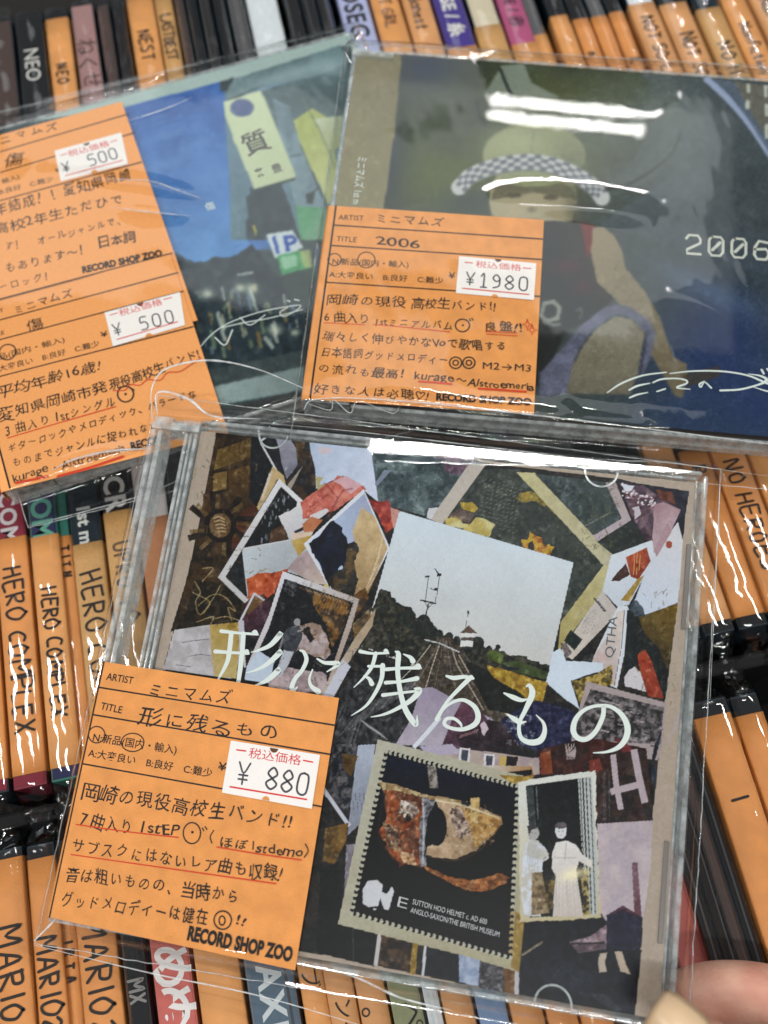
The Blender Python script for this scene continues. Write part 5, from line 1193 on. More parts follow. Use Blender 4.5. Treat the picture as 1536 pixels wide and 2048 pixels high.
# A cards
KA = (0, 460, 2.0); K0 = (0, 0, 2.0)
M_CARDA = mat('orange_card_pale', (236, 160, 92), .5, .35, .05, 14, .15, bscale=30)
cu = [(-125, 305), (243, 203), (395, 640), (-30, 755)]
uo = card(PA, PA.mtx, cu, .03, .016, 'upper orange card with a 500 yen sticker, half covered by the next card', False, M_CARDA)
m = MB(); Z1 = .042
for a_, b_ in (((0, 607), (515, 455)), ((0, 690), (540, 530)), ((0, 803), (565, 648))): pen(m, PA, [a_, b_], 5.6, Z1, K0, smooth=False)
put_text(m, PA, '輸入)', (10, 736), (80, 712), 30, Z1, K0, off=.006); put_text(m, PA, 'B:良好　C:難少', (-5, 778), (216, 722), 30, Z1, K0, off=.006); put_text(m, PA, '¥', (222, 690), (240, 685), 30, Z1, K0)
shop_name(m, PA, (330, 172), (650, 102), 44, Z1, KA); m.build('printed_form', M_PRINT, uo)
hand_lines(uo, PA, Z1, K0, [('ニマムズ', (-5, 580), (238, 512), 54), ('傷', (18, 668), (104, 645), 66), ('年結成！！愛知県岡崎', (-20, 862), (530, 708), 70), ('高校2年生ただひで', (-20, 935), (500, 805), 64), ('オールジャンルで、', (150, 978), (505, 890), 50), ('す！', (20, 1004), (100, 984), 56), ('日本詞', (390, 986), (545, 960), 60)])
hand_lines(uo, PA, Z1, KA, [('もあります〜！', (20, 172), (365, 88), 62), ('ーロック！', (-10, 246), (222, 190), 52)])
sticker(uo, PA, [(218, 603), (485, 530), (512, 655), (243, 725)], Z1 + .012, K0, ((256, 690), 50, -8), ('500', (360, 665), (470, 632), 56), ((274, 626), (440, 582), 36), [(262, 703), (490, 641)],
        (378, 690, 14, 0), (345, 572, 14, math.pi), ([(243, 622), (268, 614)], [(443, 568), (468, 560)]), 5)
cl = [(-178, 640), (346, 507), (456, 866), (5, 984)]
lo = card(PA, PA.mtx, [(-95, 636), (340, 505), (457, 866), (5, 984)], .062, .016, 'lower orange card with a 500 yen sticker, bottom left of the sky cover', True, M_CARDA)
cl = [(-95, 636), (340, 505), (457, 866), (5, 984)]
m = MB(); Z2 = .076
for a_, b_ in (((-10, 279), (688, 92)), ((-10, 362), (712, 170)), ((-10, 441), (732, 245)), ((-10, 588), (772, 386))): pen(m, PA, [a_, b_], 5.6, Z2, KA, smooth=False)
pen(m, PA, [(-16, 842), (20, 976)], 3.4, Z2, smooth=False)
put_text(m, PA, '品(国内・輸入)', (-8, 520), (262, 446), 33, Z2, KA, off=.006); put_text(m, PA, '大変良い　B:良好　C:難少', (-4, 566), (400, 462), 33, Z2, KA, off=.006); put_text(m, PA, '¥', (405, 430), (432, 423), 36, Z2, KA, off=.01)
put_text(m, PA, 'ST', (-14, 335), (16, 326), 26, Z2, KA, off=.006); put_text(m, PA, 'LE', (-12, 425), (20, 415), 26, Z2, KA, off=.006)
shop_name(m, PA, (525, 880), (872, 788), 48, Z2, KA); m.build('printed_form', M_PRINT, lo)
def exA(m):
    ring(m, PA, (30, 488), 34, 30, 5, Z2 + .002, KA, 0, -.4); ring(m, PA, (502, 656), 32, 31, 6, Z2, KA); ring(m, PA, (502, 656), 2, 2, 6, Z2, KA); pen(m, PA, [(528, 634), (536, 640)], 5, Z2, KA)
hand_lines(lo, PA, Z2, KA, [('ミニマムズ', (55, 338), (296, 262), 56), ('傷', (104, 410), (184, 388), 66), ('平均年齢16歳!', (-8, 672), (408, 552), 62), ('愛知県岡崎市発', (-2, 760), (432, 642), 62), ('現役高校生バンド!', (442, 640), (805, 508), 58),
    ('3 曲入り 1stシングル', (22, 822), (468, 698), 58), ('ギターロックやメロディック、バラードな', (30, 892), (790, 662), 50), ('ものまでジャンルに捉われない!', (48, 950), (650, 788), 50), ('kurage', (50, 1008), (195, 965), 58), ('・Alstroemeria', (200, 975), (505, 880), 56)],
    [([(452, 642), (500, 640), (520, 618), (560, 620), (590, 598), (640, 600), (670, 570), (720, 565), (760, 540), (802, 512)], 4), ([(30, 832), (240, 770), (462, 706)], 5), ([(64, 1012), (190, 986)], 12), ([(232, 985), (360, 950), (492, 906)], 12)], exA)
sticker(lo, PA, [(418, 330), (720, 248), (740, 380), (452, 465)], Z2 + .012, KA, ((460, 424), 56, -9), ('500', (566, 402), (695, 368), 60), ((478, 344), (652, 296), 37), [(468, 438), (710, 367)],
        (596, 424, 15, 0), (560, 292, 15, math.pi), ([(440, 340), (470, 332)], [(655, 278), (686, 270)]), 5)
# ------------------------------------------------------------------ plastic sleeves of the three cases
def sleeve(plane, W, H, pxc, zt, amp, seed, creases, label, nx=150, ny=140, m_=None, folds_and_glints=()):
    root = empty('plastic_sleeve', plane.mtx); tag(root, label, 'plastic sleeve', 'clear sleeves round the loose cases')
    L4 = plane.pts(pxc, -.3)
    cr = [(plane.pts(P, zt, c), w_, am) for P, c, w_, am in creases]
    film_sheet('front_film', root, L4, W, H, nx, ny, zt, .5, amp, seed, cr, m_)
    film_sheet('back_film', root, L4, W, H, 30, 30, -1.08, -.62, .0, seed + 3, (), M_FILM)
    seam('edge_seam', root, quad_lines(L4, -.46, 60, .02, seed), .012)
    for P, c, z, rr_ in folds_and_glints:
        L = smooth_line(plane.pts(P, z, c), 8); taper_glint(root, [(x, y, z) for x, y in L], rr_)
    return root
sleeve(PC, CW, CH, [(312, 786), (1446, 935), (1378, 2110), (64, 1890)], .13, .06, 11,
       [([(640, 905), (800, 925), (1000, 930), (1330, 945)], None, .5, .05)], 'clear sleeve round the collage case and its card',
       folds_and_glints=[([(68, 1890), (300, 1946), (520, 1992), (760, 2062)], None, -.44, .018), ([(1440, 950), (1437, 1040), (1420, 1400)], None, -.44, .012),
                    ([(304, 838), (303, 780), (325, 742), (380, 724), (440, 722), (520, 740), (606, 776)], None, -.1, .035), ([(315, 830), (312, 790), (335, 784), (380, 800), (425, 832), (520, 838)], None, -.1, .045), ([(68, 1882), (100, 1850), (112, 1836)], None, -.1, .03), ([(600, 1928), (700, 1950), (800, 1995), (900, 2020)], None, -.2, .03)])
sleeve(PB, 14.2, 12.4, [(690, 76), (1700, 135), (1660, 985), (578, 885)], .17, .16, 23,
       [([(610, 800), (800, 808), (1000, 828), (1250, 850), (1530, 884)], None, .4, .12), 
        ([(1130, 800), (1150, 850)], None, .15, .08), ([(1290, 830), (1330, 870)], None, .15, .08),  ([(970, 225), (1120, 222), (1290, 245)], None, .9, .05),
        ([(1310, 590), (1420, 620), (1500, 690)], None, .5, .10), ([(1000, 410), (1200, 420), (1320, 440)], None, .5, .10)],
       'wrinkled clear sleeve round the child cover case', m_=M_FILMV, nx=240, ny=210,
       folds_and_glints=[([(520, 845), (700, 862), (900, 885), (1180, 918), (1330, 925), (1536, 952)], None, -.44, .016), ([(608, 818), (625, 800), (700, 796), (850, 806), (1068, 830), (1250, 852), (1500, 883), (1600, 896)], None, .1, .028),
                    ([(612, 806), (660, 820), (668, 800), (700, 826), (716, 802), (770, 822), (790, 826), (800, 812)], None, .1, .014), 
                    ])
sleeve(PA, 14.2, 12.4, [(-190, 262), (722, 40), (930, 830), (52, 1052)], .16, .08, 37,
       [([(60, 340), (260, 365), (340, 380), (420, 400)], None, .35, .05), ([(230, 415), (300, 425), (390, 430)], None, .3, .04),
        ([(90, 945), (200, 915), (300, 897)], None, .3, .08)],
       'clear sleeve round the blue sky case with two cards', m_=M_FILMV, nx=190, ny=170,
       folds_and_glints=[([(55, 1052), (180, 1020), (300, 985), (420, 930)], None, -.44, .018), ([(104, 940), (150, 918), (220, 902), (300, 897)], None, .12, .04), ([(252, 242), (300, 228), (345, 212), (384, 194)], None, .2, .026), ([(230, 358), (300, 362), (350, 378), (405, 398)], None, .2, .026), ([(222, 414), (300, 424), (384, 432)], None, .2, .02)])
# ------------------------------------------------------------------ the rack and the upright cases in it
M_BIN = mat('black_rack_plastic', (20, 19, 20), .65, .25, .08, 2)
M_FLOOR = mat('dark_shelf_floor', (34, 32, 31), .6, .3, .1, 1)
root = empty('display_rack'); tag(root, 'black divided rack holding the rows of upright cases', 'rack')
b = MB(); b.box(-26, 34, -14, 36, -15.4, -15.0); b.build('rack_floor', M_BIN, root)
for y in (3.3, 17.6, 31.7, -11.4):
    b = MB(); b.box(-26, 34, y - .22, y + .22, -14.99, -1.1); b.build('rack_divider', M_BIN, root, bevel=.1)
for x in (-26.3, 34.3):
    b = MB(); b.box(x - .25, x + .25, -14, 36, -14.99, -1.5); b.build('rack_side', M_BIN, root, bevel=.1)
fl = MB(); fl.box(-60, 70, -50, 80, -16.2, -15.45); o = fl.build('shelf_surface', M_FLOOR); tag(o, kind='structure')
COLR = dict(dark=(34, 31, 31), brown=(74, 60, 56), black=(22, 23, 26), orange=(214, 148, 84), tan=(200, 154, 98), mauve=(160, 124, 122), white=(214, 222, 226), lav=(176, 184, 222), purple=(70, 56, 138),
            magenta=(176, 84, 124), cream=(206, 196, 170), maroon=(122, 36, 52), navy=(38, 40, 78), teal=(44, 110, 96), ink=(18, 34, 44), red=(196, 104, 96), slate=(86, 106, 122), sage=(140, 146, 112), grey=(90, 90, 92), salmon=(206, 138, 92), whitered=(206, 196, 196), steel=(124, 150, 186))
M_SMOKE = clear('smoky_case_plastic', (.52, .48, .46), .06, 1.2, .02, .3, 4)
def rmat(k): return mat('paper_' + k, COLR[k], .6, .18, .06, 6, .1, bscale=20)
ROW = {'T': (18.0, 30.5), 'M': (4.0, 16.6), 'B': (-10.2, 2.4)}
SL = {}
def sleeve_mesh(wd, y0, y1, seed):
    """open-ended film tunnel over a spine with crumpled tails"""
    rs = np.random.RandomState(seed)
    ny = 90; a = wd / 2 + .035
    prof = [(-a - .05, -3.2), (-a - .02, -1.8), (-a, -.8), (-a, -.28), (-a + .02, -.10), (-a + .08, .02), (-a + .18, .085), (-.2 * a, .135), (0, .14), (.2 * a, .135), (a - .18, .085), (a - .08, .02), (a - .02, -.10), (a, -.28), (a, -.8), (a + .02, -1.8), (a + .05, -3.2)]
    t0, t1 = .7 + .9 * rs.rand(), .35 + .5 * rs.rand()
    ys = np.concatenate([np.linspace(y0 - t0, y0, 22, endpoint=False), np.linspace(y0, y1, 60, endpoint=False), np.linspace(y1, y1 + t1, 14)]); ny = len(ys); n = len(prof)
    X = np.zeros((ny, n)); Y = np.zeros((ny, n)); Z = np.zeros((ny, n))
    pz = np.array(prof); s_ = np.cumsum(np.r_[0, np.linalg.norm(np.diff(pz, axis=0), axis=1)])
    YY, SS = np.meshgrid(ys, s_, indexing='ij')
    dz = .07 * (vnoise(YY, SS + 10, 1.6, seed, 2) - .5) + .03 * (vnoise(YY * 2 + SS, SS, .4, seed + 3, 1) - .5)
    X[:] = pz[:, 0]; Z[:] = pz[:, 1]; Y[:] = YY
    X += np.sign(pz[:, 0])[None] * np.where(pz[:, 1] < -.05, dz + .02, 0); Z += np.where(pz[:, 1] > -.2, dz + .03, 0)
    tail = np.clip(np.maximum((y0 - YY) / max(t0, .1), (YY - y1) / max(t1, .1)), 0, 1)
    k = tail ** .8
    Z -= k * (.25 + 1.0 * (vnoise(YY, SS, .5, seed + 7, 2) - .3))
    X *= 1 - .25 * k * vnoise(YY, SS, .6, seed + 8, 1)
    Z += np.minimum(k * 4, 1) * .22 * (vnoise(YY, SS, .17, seed + 21, 1) - .5)
    X += k * .35 * (vnoise(YY, SS, .4, seed + 11, 2) - .5)
    Y += k * .3 * (vnoise(YY, SS, .5, seed + 12, 2) - .5)
    return X, Y, Z
def upright(row, xl, xr, py, spine, label, band=None, band_col='orange', letters=(), dz=0.0, sidecol=None, body='smoke', film=True, band_len=None, seed=None, stripes=None):
    """one upright case: xl, xr its edges in the photo at height py; band = photo point (x, y) of the card's top edge"""
    y0, y1 = ROW[row]
    (ax, ay), (bx, by) = GROUND.pts([(xl, py), (xr, py)], dz)
    wd = bx - ax - .07; cx = (ax + bx) / 2
    seed = seed or (int(abs(xl) * 7 + py) % 9973)
    rs = random.Random(seed)
    y0 += rs.uniform(-.15, .1); y1 += rs.uniform(-.1, .12)
    root = empty('upright_case'); root.location = (cx, 0, dz); tag(root, label, 'CD case', 'upright cases filed in the rack')
    wd = max(wd, .35); hw = wd / 2
    b = MB(); b.box(-hw, hw, y0, y1, -14.0, -.03); b.build('case_body', mat('case_' + body, COLR['ink'] if body == 'smoke' else COLR[body], .45, .3), root, bevel=.02)
    b = MB(); b.box(-hw + .04, hw - .04, y0 + .06, y1 - .06, -.028, -.008)
    b.build('title_strip', rmat('black' if (band and spine in ('orange', 'tan', 'salmon', 'brown')) else spine), root)
    if stripes:
        b = MB()
        for sx, sw in stripes: b.box(-hw + wd * sx, -hw + wd * (sx + sw), y0 + .1, y1 - .1, -.0075, .004)
        b.build('case_ridge', mat('ridge_plastic', (74, 74, 76), .2), root)
    zt = -.002
    if band:
        bys = GROUND.pts([band], dz)[0][1]; bl = band_len or 6.9
        yb0, yb1 = (max(y0 + .34, bys - bl), bys)
        a = hw + .012; pr = [(-a - .015, -4), (-a, -.06), (-a + .01, -.01), (-a + .04, .012), (0, .024), (a - .04, .012), (a - .01, -.01), (a, -.06), (a + .015, -4)]
        X, Y = np.meshgrid([p[0] for p in pr], np.linspace(yb0, yb1, 12)); Zz = np.meshgrid([p[1] for p in pr], np.arange(12))[0]
        o = grid_mesh('card_band', X, Y, Zz, M_BANDS[seed % 3] if band_col == 'orange' else (M_CARD2 if band_col == 'tan' else rmat(band_col)), root)
        s = o.modifiers.new('paper', 'SOLIDIFY'); s.thickness = .02
        zt = .037
    for L in letters:
        txt, start, h, kind, m_ = L[:5]; h = h * .88 if kind == 'pen' else h; wdx = L[5] if len(L) > 5 else 0.0
        ox = L[6] if len(L) > 6 else 0.0
        (sx, sy) = GROUND.pts([start], dz)[0]; m = MB()
        if kind == 'pen':
            stroke_text(m, txt, (-h / 2 + ox, sy), (0, -1), (1, 0), h, .055 + h * .03, zt + .004, 0, .22 + wdx, .05)
        else:
            # flat glyph text, read downwards
            pen_ = 0
            for c in txt:
                if c in ' ': pen_ += .3 * h; continue
                v, f, adv = glyph(c, .03 if kind == 'bold' else 0.0)
                q = v.copy()
                if kind == 'hand': q = q * (1 + rs.gauss(0, .05)) + (0, rs.gauss(0, .04))
                m.add([(-h * .36 + ox + y * h, sy - pen_ - x * h, zt + .004 if band and sy < bys else .001) for x, y in q], f); pen_ += (adv + wdx) * h
        m.build('lettering', m_, root)
    if film:
        o = grid_mesh('sleeve', *sleeve_mesh(wd + .02, y0, y1, seed), M_FILMB, root)
    return root
MW = mat('pale_spine_print', (214, 214, 208), .5); MK = M_INK
G = lambda c: mat('spine_print_%d_%d_%d' % c, c, .5)
U = upright
# top row, left to right
U('T', -70, -32, 100, 'brown', 'brown spined case at the far left end of the top row')
U('T', -30, 30, 100, 'brown', 'brown blurry case left of the black NEO spine')
U('T', 33, 92, 100, 'black', 'black case with white NEO on its spine, top left', letters=[('NEO', (50, 98), .72, 'print', MW)])
U('T', 95, 146, 100, 'brown', 'thin orange case with handwritten NEO, right of the black NEO spine', band=(110, 38), letters=[('NEO', (112, 132), .42, 'pen', MK, .15)], band_len=9)
U('T', 149, 200, 100, 'mauve', 'mauve case with brush hiragana on its spine, top left', letters=[('ねくせ。', (160, 78), .78, 'hand', G((60, 36, 40)))])
U('T', 203, 232, 100, 'brown', 'brown case right of the mauve hiragana spine')
U('T', 234, 263, 100, 'black', 'dark case left of the orange NEST spine')
U('T', 266, 323, 100, 'tan', 'orange case with handwritten NEST on its spine', band=(262, -8), band_len=12, letters=[('NEST', (300, 62), .5, 'pen', MK, .1)])
U('T', 324, 362, 100, 'tan', 'tan orange case with LAST lettering, right of NEST', band=(320, -8), band_col='tan', band_len=12, letters=[('LASTBEST', (332, 32), .4, 'pen', G((70, 50, 30)), .0)])
U('T', 365, 386, 100, 'brown', 'dark brown case just right of the tan LAST spine', stripes=[(.15, .12), (.7, .1)])
U('T', 388, 412, 100, 'black', 'smoky case, second right of the tan LAST spine', stripes=[(.1, .1)])
U('T', 414, 440, 100, 'dark', 'dark ridged case, third right of the tan LAST spine', stripes=[(.1, .14), (.6, .1)])
U('T', 442, 470, 100, 'black', 'black ridged case, second left of the white spine', stripes=[(.75, .12)])
U('T', 472, 508, 100, 'grey', 'case with black and white ridged edge, left of the white spine', stripes=[(.2, .12), (.75, .12)])
U('T', 511, 578, 100, 'white', 'white spined case in the middle of the top row', body='white')
U('T', 580, 612, 60, 'black', 'black case just right of the white spine', stripes=[(.1, .1)])
U('T', 614, 645, 60, 'black', 'black case midway between white and lavender spines', stripes=[(.3, .1)])
U('T', 646, 674, 60, 'dark', 'dark case just left of the lavender spine', stripes=[(.6, .12)])
U('T', 688, 752, 60, 'lav', 'lavender spined case with heavy black letters', body='lav', letters=[('ROSEG', (686, -48), .92, 'bold', G((24, 22, 30)), .04)])
U('T', 756, 816, 60, 'salmon', 'orange case ending in GIRL, right of the lavender spine', band=(745, -30), band_len=12, letters=[('T GIRL', (770, 0), .42, 'pen', G((110, 70, 40)), .0)])
U('T', 820, 878, 60, 'tan', 'orange case with small penned word, left of the purple spine', band=(815, -30), band_len=12, letters=[('donest', (842, -8), .5, 'pen', G((96, 60, 34)), .0)])
U('T', 882, 945, 60, 'purple', 'purple spined case with white letters and a slash', body='purple', band=(910, 97), letters=[('OSE / 糸', (886, -28), .66, 'bold', MW, .0)])
U('T', 949, 1008, 60, 'cream', 'cream spined case over an orange band, between purple and magenta', band=(970, 52), band_col='tan')
U('T', 1011, 1068, 60, 'magenta', 'magenta spined case with dark letters and a slash', body='magenta', band=(1052, 86), letters=[('SE / 赤', (1030, -16), .58, 'bold', G((70, 22, 50)), .0)])
U('T', 1071, 1103, 90, 'grey', 'grey case with low orange band, right of the magenta spine', band=(1100, 66))
U('T', 1107, 1148, 60, 'black', 'thin case with orange band, second right of magenta', band=(1128, 30))
U('T', 1151, 1187, 60, 'black', 'thin case with orange band, third right of magenta', band=(1166, 37), letters=[('n', (1190, 105), .4, 'pen', MK)])
U('T', 1190, 1226, 60, 'grey', 'thin case with orange band, fourth right of magenta', band=(1200, 32))
U('T', 1229, 1262, 60, 'salmon', 'thin orange case with a penned K, left of the first NOT spine', band=(1232, 24), letters=[('K', (1270, 118), .45, 'pen', MK)])
U('T', 1266, 1325, 40, 'white', 'orange case with NOT SO, first of two', band=(1262, 10), letters=[('NOT SO L', (1288, 36), .52, 'pen', MK, .05)])
U('T', 1329, 1390, 40, 'black', 'orange case with NOT SO, second of two', band=(1340, 8), letters=[('NOT SOR', (1392, 66), .52, 'pen', MK, .05)])
U('T', 1394, 1450, 30, 'ink', 'yellowish orange case with NO HA, top right', band=(1410, 18), band_col='tan', letters=[('NO HA', (1474, 84), .58, 'pen', MK, .08)])
U('T', 1453, 1506, 30, 'salmon', 'orange case with small running penned word, right of NO HA', band=(1450, -8), letters=[('Nonfiction', (1494, 48), .46, 'pen', MK, .0)])
U('T', 1509, 1566, 20, 'salmon', 'orange case at the top right corner of the photo', band=(1490, -30), letters=[('Non', (1528, 0), .46, 'pen', MK, .0)])
U('T', 1569, 1620, 20, 'salmon', 'orange case just outside the top right corner', band=(1490, -30))
# middle row, left
U('M', -72, -4, 1250, 'maroon', 'maroon and orange case cut by the left edge, middle row', band=(-30, 1150), letters=[('CK', (-12, 1240), .4, 'pen', MK)])
U('M', 0, 69, 1250, 'maroon', 'case with HERO COMPLEX under maroon, left in the middle row', band=(40, 1072), body='maroon',
  letters=[('COM', (6, 985), .66, 'bold', G((190, 184, 186)), .06), ('HERO COMPLEX', (36, 1134), .56, 'pen', MK, .09)])
U('M', 73, 136, 1250, 'navy', 'case with HERO COMPLEX under navy and teal, second left', band=(105, 1068), body='teal',
  letters=[('OM', (98, 992), .8, 'bold', G((76, 150, 132)), .0), ('HERO COMPLEX', (118, 1172), .44, 'pen', MK, .08)], dz=.05)
U('M', 138, 154, 1250, 'teal', 'thin green edged case between the two HERO spines', band=(140, 1070), letters=[('TITN', (146, 1090), .22, 'pen', MK, .7)], dz=-.1)
U('M', 158, 226, 1250, 'ink', 'case with 1st under black and tan band, third HERO spine', band=(190, 1083), band_col='tan', body='ink',
  letters=[('1st m', (168, 1008), .52, 'bold', G((206, 210, 206)), .02), ('HERO COMP', (212, 1140), .62, 'pen', MK, .1)])
U('M', 229, 296, 1250, 'black', 'case with CR on black over a tan band, seen through the hinge', band=(245, 1020), band_col='tan', body='black',
  letters=[('CR', (236, 950), .8, 'bold', G((196, 194, 190)), .04), ('UPRO TO', (292, 1075), .5, 'pen', G((90, 66, 40)), .1)])
U('M', 299, 370, 1250, 'whitered', 'white and red case over a pinkish band, behind the hinge', band=(320, 1032), band_col='salmon', body='whitered')
for i, (a_, b_, c_) in enumerate(((374, 440, 'tan'), (444, 510, 'orange'), (514, 580, 'tan'))):
    U('M', a_, b_, 1250, c_, ('tan', 'orange', 'second tan')[i] + ' case in the middle row, hidden under the collage case', band=(a_, 1040))
# middle row, right part
for i, (a_, b_) in enumerate(((1190, 1258), (1262, 1330))):
    U('M', a_, b_, 1050, 'brown', ('first', 'second')[i] + ' brown case under the right side of the collage case', band=(a_, 1000))
U('M', 1334, 1400, 1050, 'salmon', 'orange case mostly hidden by the right rim of the collage case', band=(1300, 860))
U('M', 1404, 1470, 1050, 'salmon', 'orange case left of the NO HEROES spine', band=(1380, 900), letters=[('R', (1420, 930), .4, 'pen', MK)])
U('M', 1461 + 12, 1545, 1050, 'white', 'orange case with HEROES written down it, right side', band=(1420, 872), letters=[('NO HEROES', (1452, 925), .56, 'pen', MK, .08)], dz=.12, band_len=10)
U('M', 1549, 1622, 1050, 'salmon', 'orange case cut by the right edge beside HEROES', band=(1500, 860))
# bottom row
U('B', -95, -20, 1950, 'tan', 'orange case cut off at the bottom left corner', band=(-60, 1712), band_len=12.5)
U('B', -17, 64, 1950, 'orange', 'orange case with MARIO written down it, leftmost of three', band=(20, 1716), band_len=12.5, letters=[('MARIO2BLOCK', (32, 1850), .66, 'pen', MK, .06)], dz=.1)
U('B', 68, 132, 1950, 'tan', 'orange case with MARIO, second, under the sleeve corner', band=(80, 1716), band_len=12.5, letters=[('MARIO2BLOCK', (100, 1872), .54, 'pen', MK, .06)])
U('B', 134, 154, 1950, 'tan', 'thin orange case edge between second and third MARIO spines', band=(140, 1722), band_len=12.5, letters=[('IRTA', (150, 1880), .2, 'pen', MK, .9)], dz=-.15)
U('B', 158, 242, 1950, 'tan', 'orange case with MARIO, third and largest lettering', band=(160, 1716), band_len=12.5, letters=[('MARIO2BLO', (208, 1832), .66, 'pen', MK, .08)])
U('B', 245, 296, 1950, 'black', 'black spined case left of the red spine', letters=[('MX', (262, 1962), .4, 'pen', G((120, 118, 116)))])
U('B', 303, 386, 1950, 'red', 'salmon red spined case with big white rounded characters', letters=[('めぬわつ', (328, 1888), 1.05, 'bold', G((226, 222, 220)), -.12)], body='red')
U('B', 390, 484, 1950, 'orange', 'plain orange case between the red and blue grey spines', band=(380, 1716), band_len=12.5)
U('B', 488, 590, 1950, 'slate', 'blue grey spined case with AXEL in pale capitals', letters=[('PAXEL', (512, 1890), .8, 'bold', G((196, 206, 210)), .1)], body='slate', stripes=[(.8, .06)])
U('B', 594, 648, 1950, 'orange', 'orange case with small penned marks, right of AXEL', band=(580, 1716), band_len=12.5, letters=[('ブ', (612, 1935), .5, 'hand', MK)])
U('B', 651, 712, 1990, 'orange', 'orange case, second right of the AXEL spine', band=(640, 1716), band_len=12.5, letters=[('ンタ', (700, 1990), .5, 'hand', MK)])
U('B', 715, 778, 2010, 'salmon', 'salmon orange case, third right of the AXEL spine', band=(700, 1716), band_len=12.5, letters=[('。', (740, 2010), .7, 'hand', MK)])
U('B', 781, 848, 2020, 'sage', 'sage green spined case with small katakana', letters=[('ペま', (812, 2000), .7, 'hand', MK)], body='sage')
U('B', 851, 884, 2020, 'white', 'white edged case right of the sage spine', body='white')
U('B', 887, 952, 2030, 'salmon', 'salmon orange case right of the white edge, bottom', band=(870, 1716), band_len=12.5)
U('B', 955, 1020, 2035, 'steel', 'pale blue spined case at the bottom of the photo', body='steel')
U('B', 1023, 1092, 2040, 'orange', 'orange case under the bottom tab of the collage case', band=(1000, 1716), band_len=12.5)
U('B', 1095, 1160, 2045, 'orange', 'second orange case under the bottom tab', band=(1060, 1716), band_len=12.5)
U('B', 1163, 1232, 2050, 'orange', 'orange case left of the thumb under the collage case', band=(1120, 1716), band_len=12.5)
U('B', 1216, 1282, 1750, 'orange', 'orange case under the right side of the collage case', band=(1150, 1500), band_len=12.5) if False else None
U('B', 1318, 1386, 1800, 'red', 'salmon red case between the rim and the dark cases', body='red', dz=-.3)
U('B', 1390, 1412, 1800, 'black', 'first clear dark case right of the red spine', stripes=[(.3, .14)])
U('B', 1414, 1438, 1800, 'black', 'second clear dark case right of the red spine', stripes=[(.6, .14)])
U('B', 1440, 1464, 1800, 'brown', 'third clear dark case, left of the broad orange spine', stripes=[(.25, .1)])
U('B', 1466, 1494, 1800, 'black', 'fourth clear dark case touching the broad orange spine', stripes=[(.4, .16)])
U('B', 1500, 1590, 1800, 'orange', 'broad orange case at the right edge in the bottom row', band=(1440, 1428), band_len=12.5, letters=[('I', (1540, 1580), .5, 'pen', MK)], dz=.2)
U('B', 1593, 1660, 1800, 'orange', 'orange case just outside the lower right edge', band=(1500, 1428), band_len=12.5)
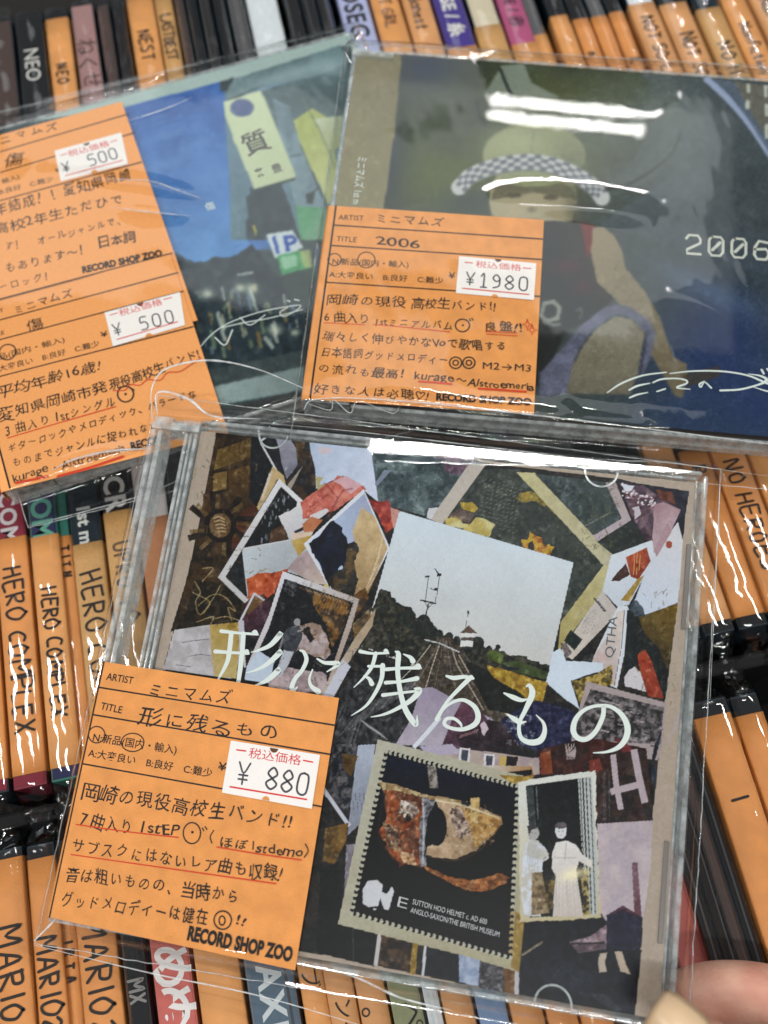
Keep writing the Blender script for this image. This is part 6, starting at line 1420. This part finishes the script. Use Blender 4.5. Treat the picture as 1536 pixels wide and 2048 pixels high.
# ------------------------------------------------------------------ the hand that holds the collage case
def hand():
    P = lambda x, y, z: PC.mtx @ Vector((*PC.pts([(x, y)], z)[0], z))
    V = []; E = []; Rr = []
    def node(p, r, prev=None):
        V.append(p); Rr.append(r)
        if prev is not None: E.append((prev, len(V) - 1))
        return len(V) - 1
    wrist = node(P(2250, 2750, -3.2), (2.6, 1.9))
    palm = node(P(2020, 2480, -2.6), (2.7, 1.5), wrist)
    kn = node(P(1860, 2240, -2.7), (1.5, 1.1), palm)
    a = node(P(1740, 2085, -2.6), (.92, .92), kn); a = node(P(1610, 2010, -2.4), (.84, .84), a); a = node(P(1480, 1985, -2.1), (.82, .80), a); a = node(P(1390, 1995, -2.0), (.80, .74), a); node(P(1330, 2010, -1.95), (.62, .58), a)
    t = node(P(1850, 2420, -.6), (1.25, 1.2), palm); t = node(P(1660, 2300, .5), (1.0, .98), t); t = node(P(1500, 2190, .98), (.90, .84), t); t = node(P(1400, 2110, .98), (.86, .76), t); node(P(1342, 2060, .84), (.66, .56), t)
    for dx, dy, z, r in ((120, 130, -3.4, .84), (170, 290, -3.9, .82), (180, 440, -4.1, .72)):
        k = node(P(1900 + dx * .4, 2260 + dy * .7, -3.0), (1.2, 1.0), palm)
        m = node(P(1740 + dx * .5, 2120 + dy, z), (r, r), k); m = node(P(1600 + dx * .5, 2080 + dy, z + .2), (r * .94, r * .94), m); m = node(P(1500 + dx * .5, 2090 + dy, z + .5), (r * .88, r * .84), m); node(P(1450 + dx * .5, 2110 + dy, z + .8), (r * .7, r * .66), m)
    me = bpy.data.meshes.new('hand'); me.from_pydata([tuple(v) for v in V], E, []); me.update()
    o = bpy.data.objects.new('hand', me); col.objects.link(o)
    sk = o.modifiers.new('skin', 'SKIN'); sk.use_smooth_shade = True
    for i, d in enumerate(me.skin_vertices[0].data): d.radius = Rr[i]; d.use_root = (i == 1)
    ss = o.modifiers.new('sub', 'SUBSURF'); ss.levels = 3; ss.render_levels = 3
    ms = bpy.data.materials.new('skin_tone'); ms.use_nodes = True; b = ms.node_tree.nodes['Principled BSDF']
    nt = ms.node_tree; tc = nt.nodes.new('ShaderNodeTexCoord'); n = nt.nodes.new('ShaderNodeTexNoise'); n.inputs['Scale'].default_value = .8; nt.links.new(tc.outputs['Object'], n.inputs['Vector'])
    cr = nt.nodes.new('ShaderNodeValToRGB'); cr.color_ramp.elements[0].color = (*lin((204, 146, 126)), 1); cr.color_ramp.elements[1].color = (*lin((226, 180, 158)), 1); cr.color_ramp.elements[0].position = .35; cr.color_ramp.elements[1].position = .65
    nt.links.new(n.outputs['Fac'], cr.inputs[0]); nt.links.new(cr.outputs[0], b.inputs['Base Color'])
    n2 = nt.nodes.new('ShaderNodeTexNoise'); n2.inputs['Scale'].default_value = 9; n2.inputs['Detail'].default_value = 5; nt.links.new(tc.outputs['Object'], n2.inputs['Vector'])
    bp = nt.nodes.new('ShaderNodeBump'); bp.inputs['Strength'].default_value = .35; bp.inputs['Distance'].default_value = .05; nt.links.new(n2.outputs['Fac'], bp.inputs['Height']); nt.links.new(bp.outputs[0], b.inputs['Normal'])
    b.inputs['Roughness'].default_value = .5; b.inputs['Subsurface Weight'].default_value = .25; b.inputs['Subsurface Radius'].default_value = (1.0, .3, .15); b.inputs['Subsurface Scale'].default_value = .3
    me.materials.append(ms); tag(o, 'hand pinching the lower right corner of the collage case', 'hand')
    # nail: a curved plate on the thumb tip
    c = P(1352, 2052, 1.50); fwd = (P(1300, 2010, 1.35) - c).normalized(); up = (Vector(CAM) - c).normalized(); sd = fwd.cross(up).normalized(); up = sd.cross(fwd)
    vs = []; fs = []; n1, n2 = 9, 9
    for i in range(n1):
        for j in range(n2):
            u = i / (n1 - 1) * 2 - 1; v = j / (n2 - 1) * 2 - 1; w_ = .5 * math.sqrt(max(0, 1 - .35 * max(v, 0) ** 3 - .25 * max(-v, 0) ** 3))
            p_ = c + sd * (u * w_) + fwd * (v * .5) - up * (.30 * u * u + .14 * max(v, 0) ** 2 + .02); vs.append(tuple(p_)); 
    for i in range(n1 - 1):
        for j in range(n2 - 1): q = i * n2 + j; fs.append((q, q + 1, q + n2 + 1, q + n2))
    mb = MB(); mb.add(vs, fs); nl = mb.build('thumb_nail', mat('nail', (216, 186, 150), .35, .5), o, smooth=True)
    s = nl.modifiers.new('t', 'SOLIDIFY'); s.thickness = .05
hand()
bpy.data.objects.remove(_to)
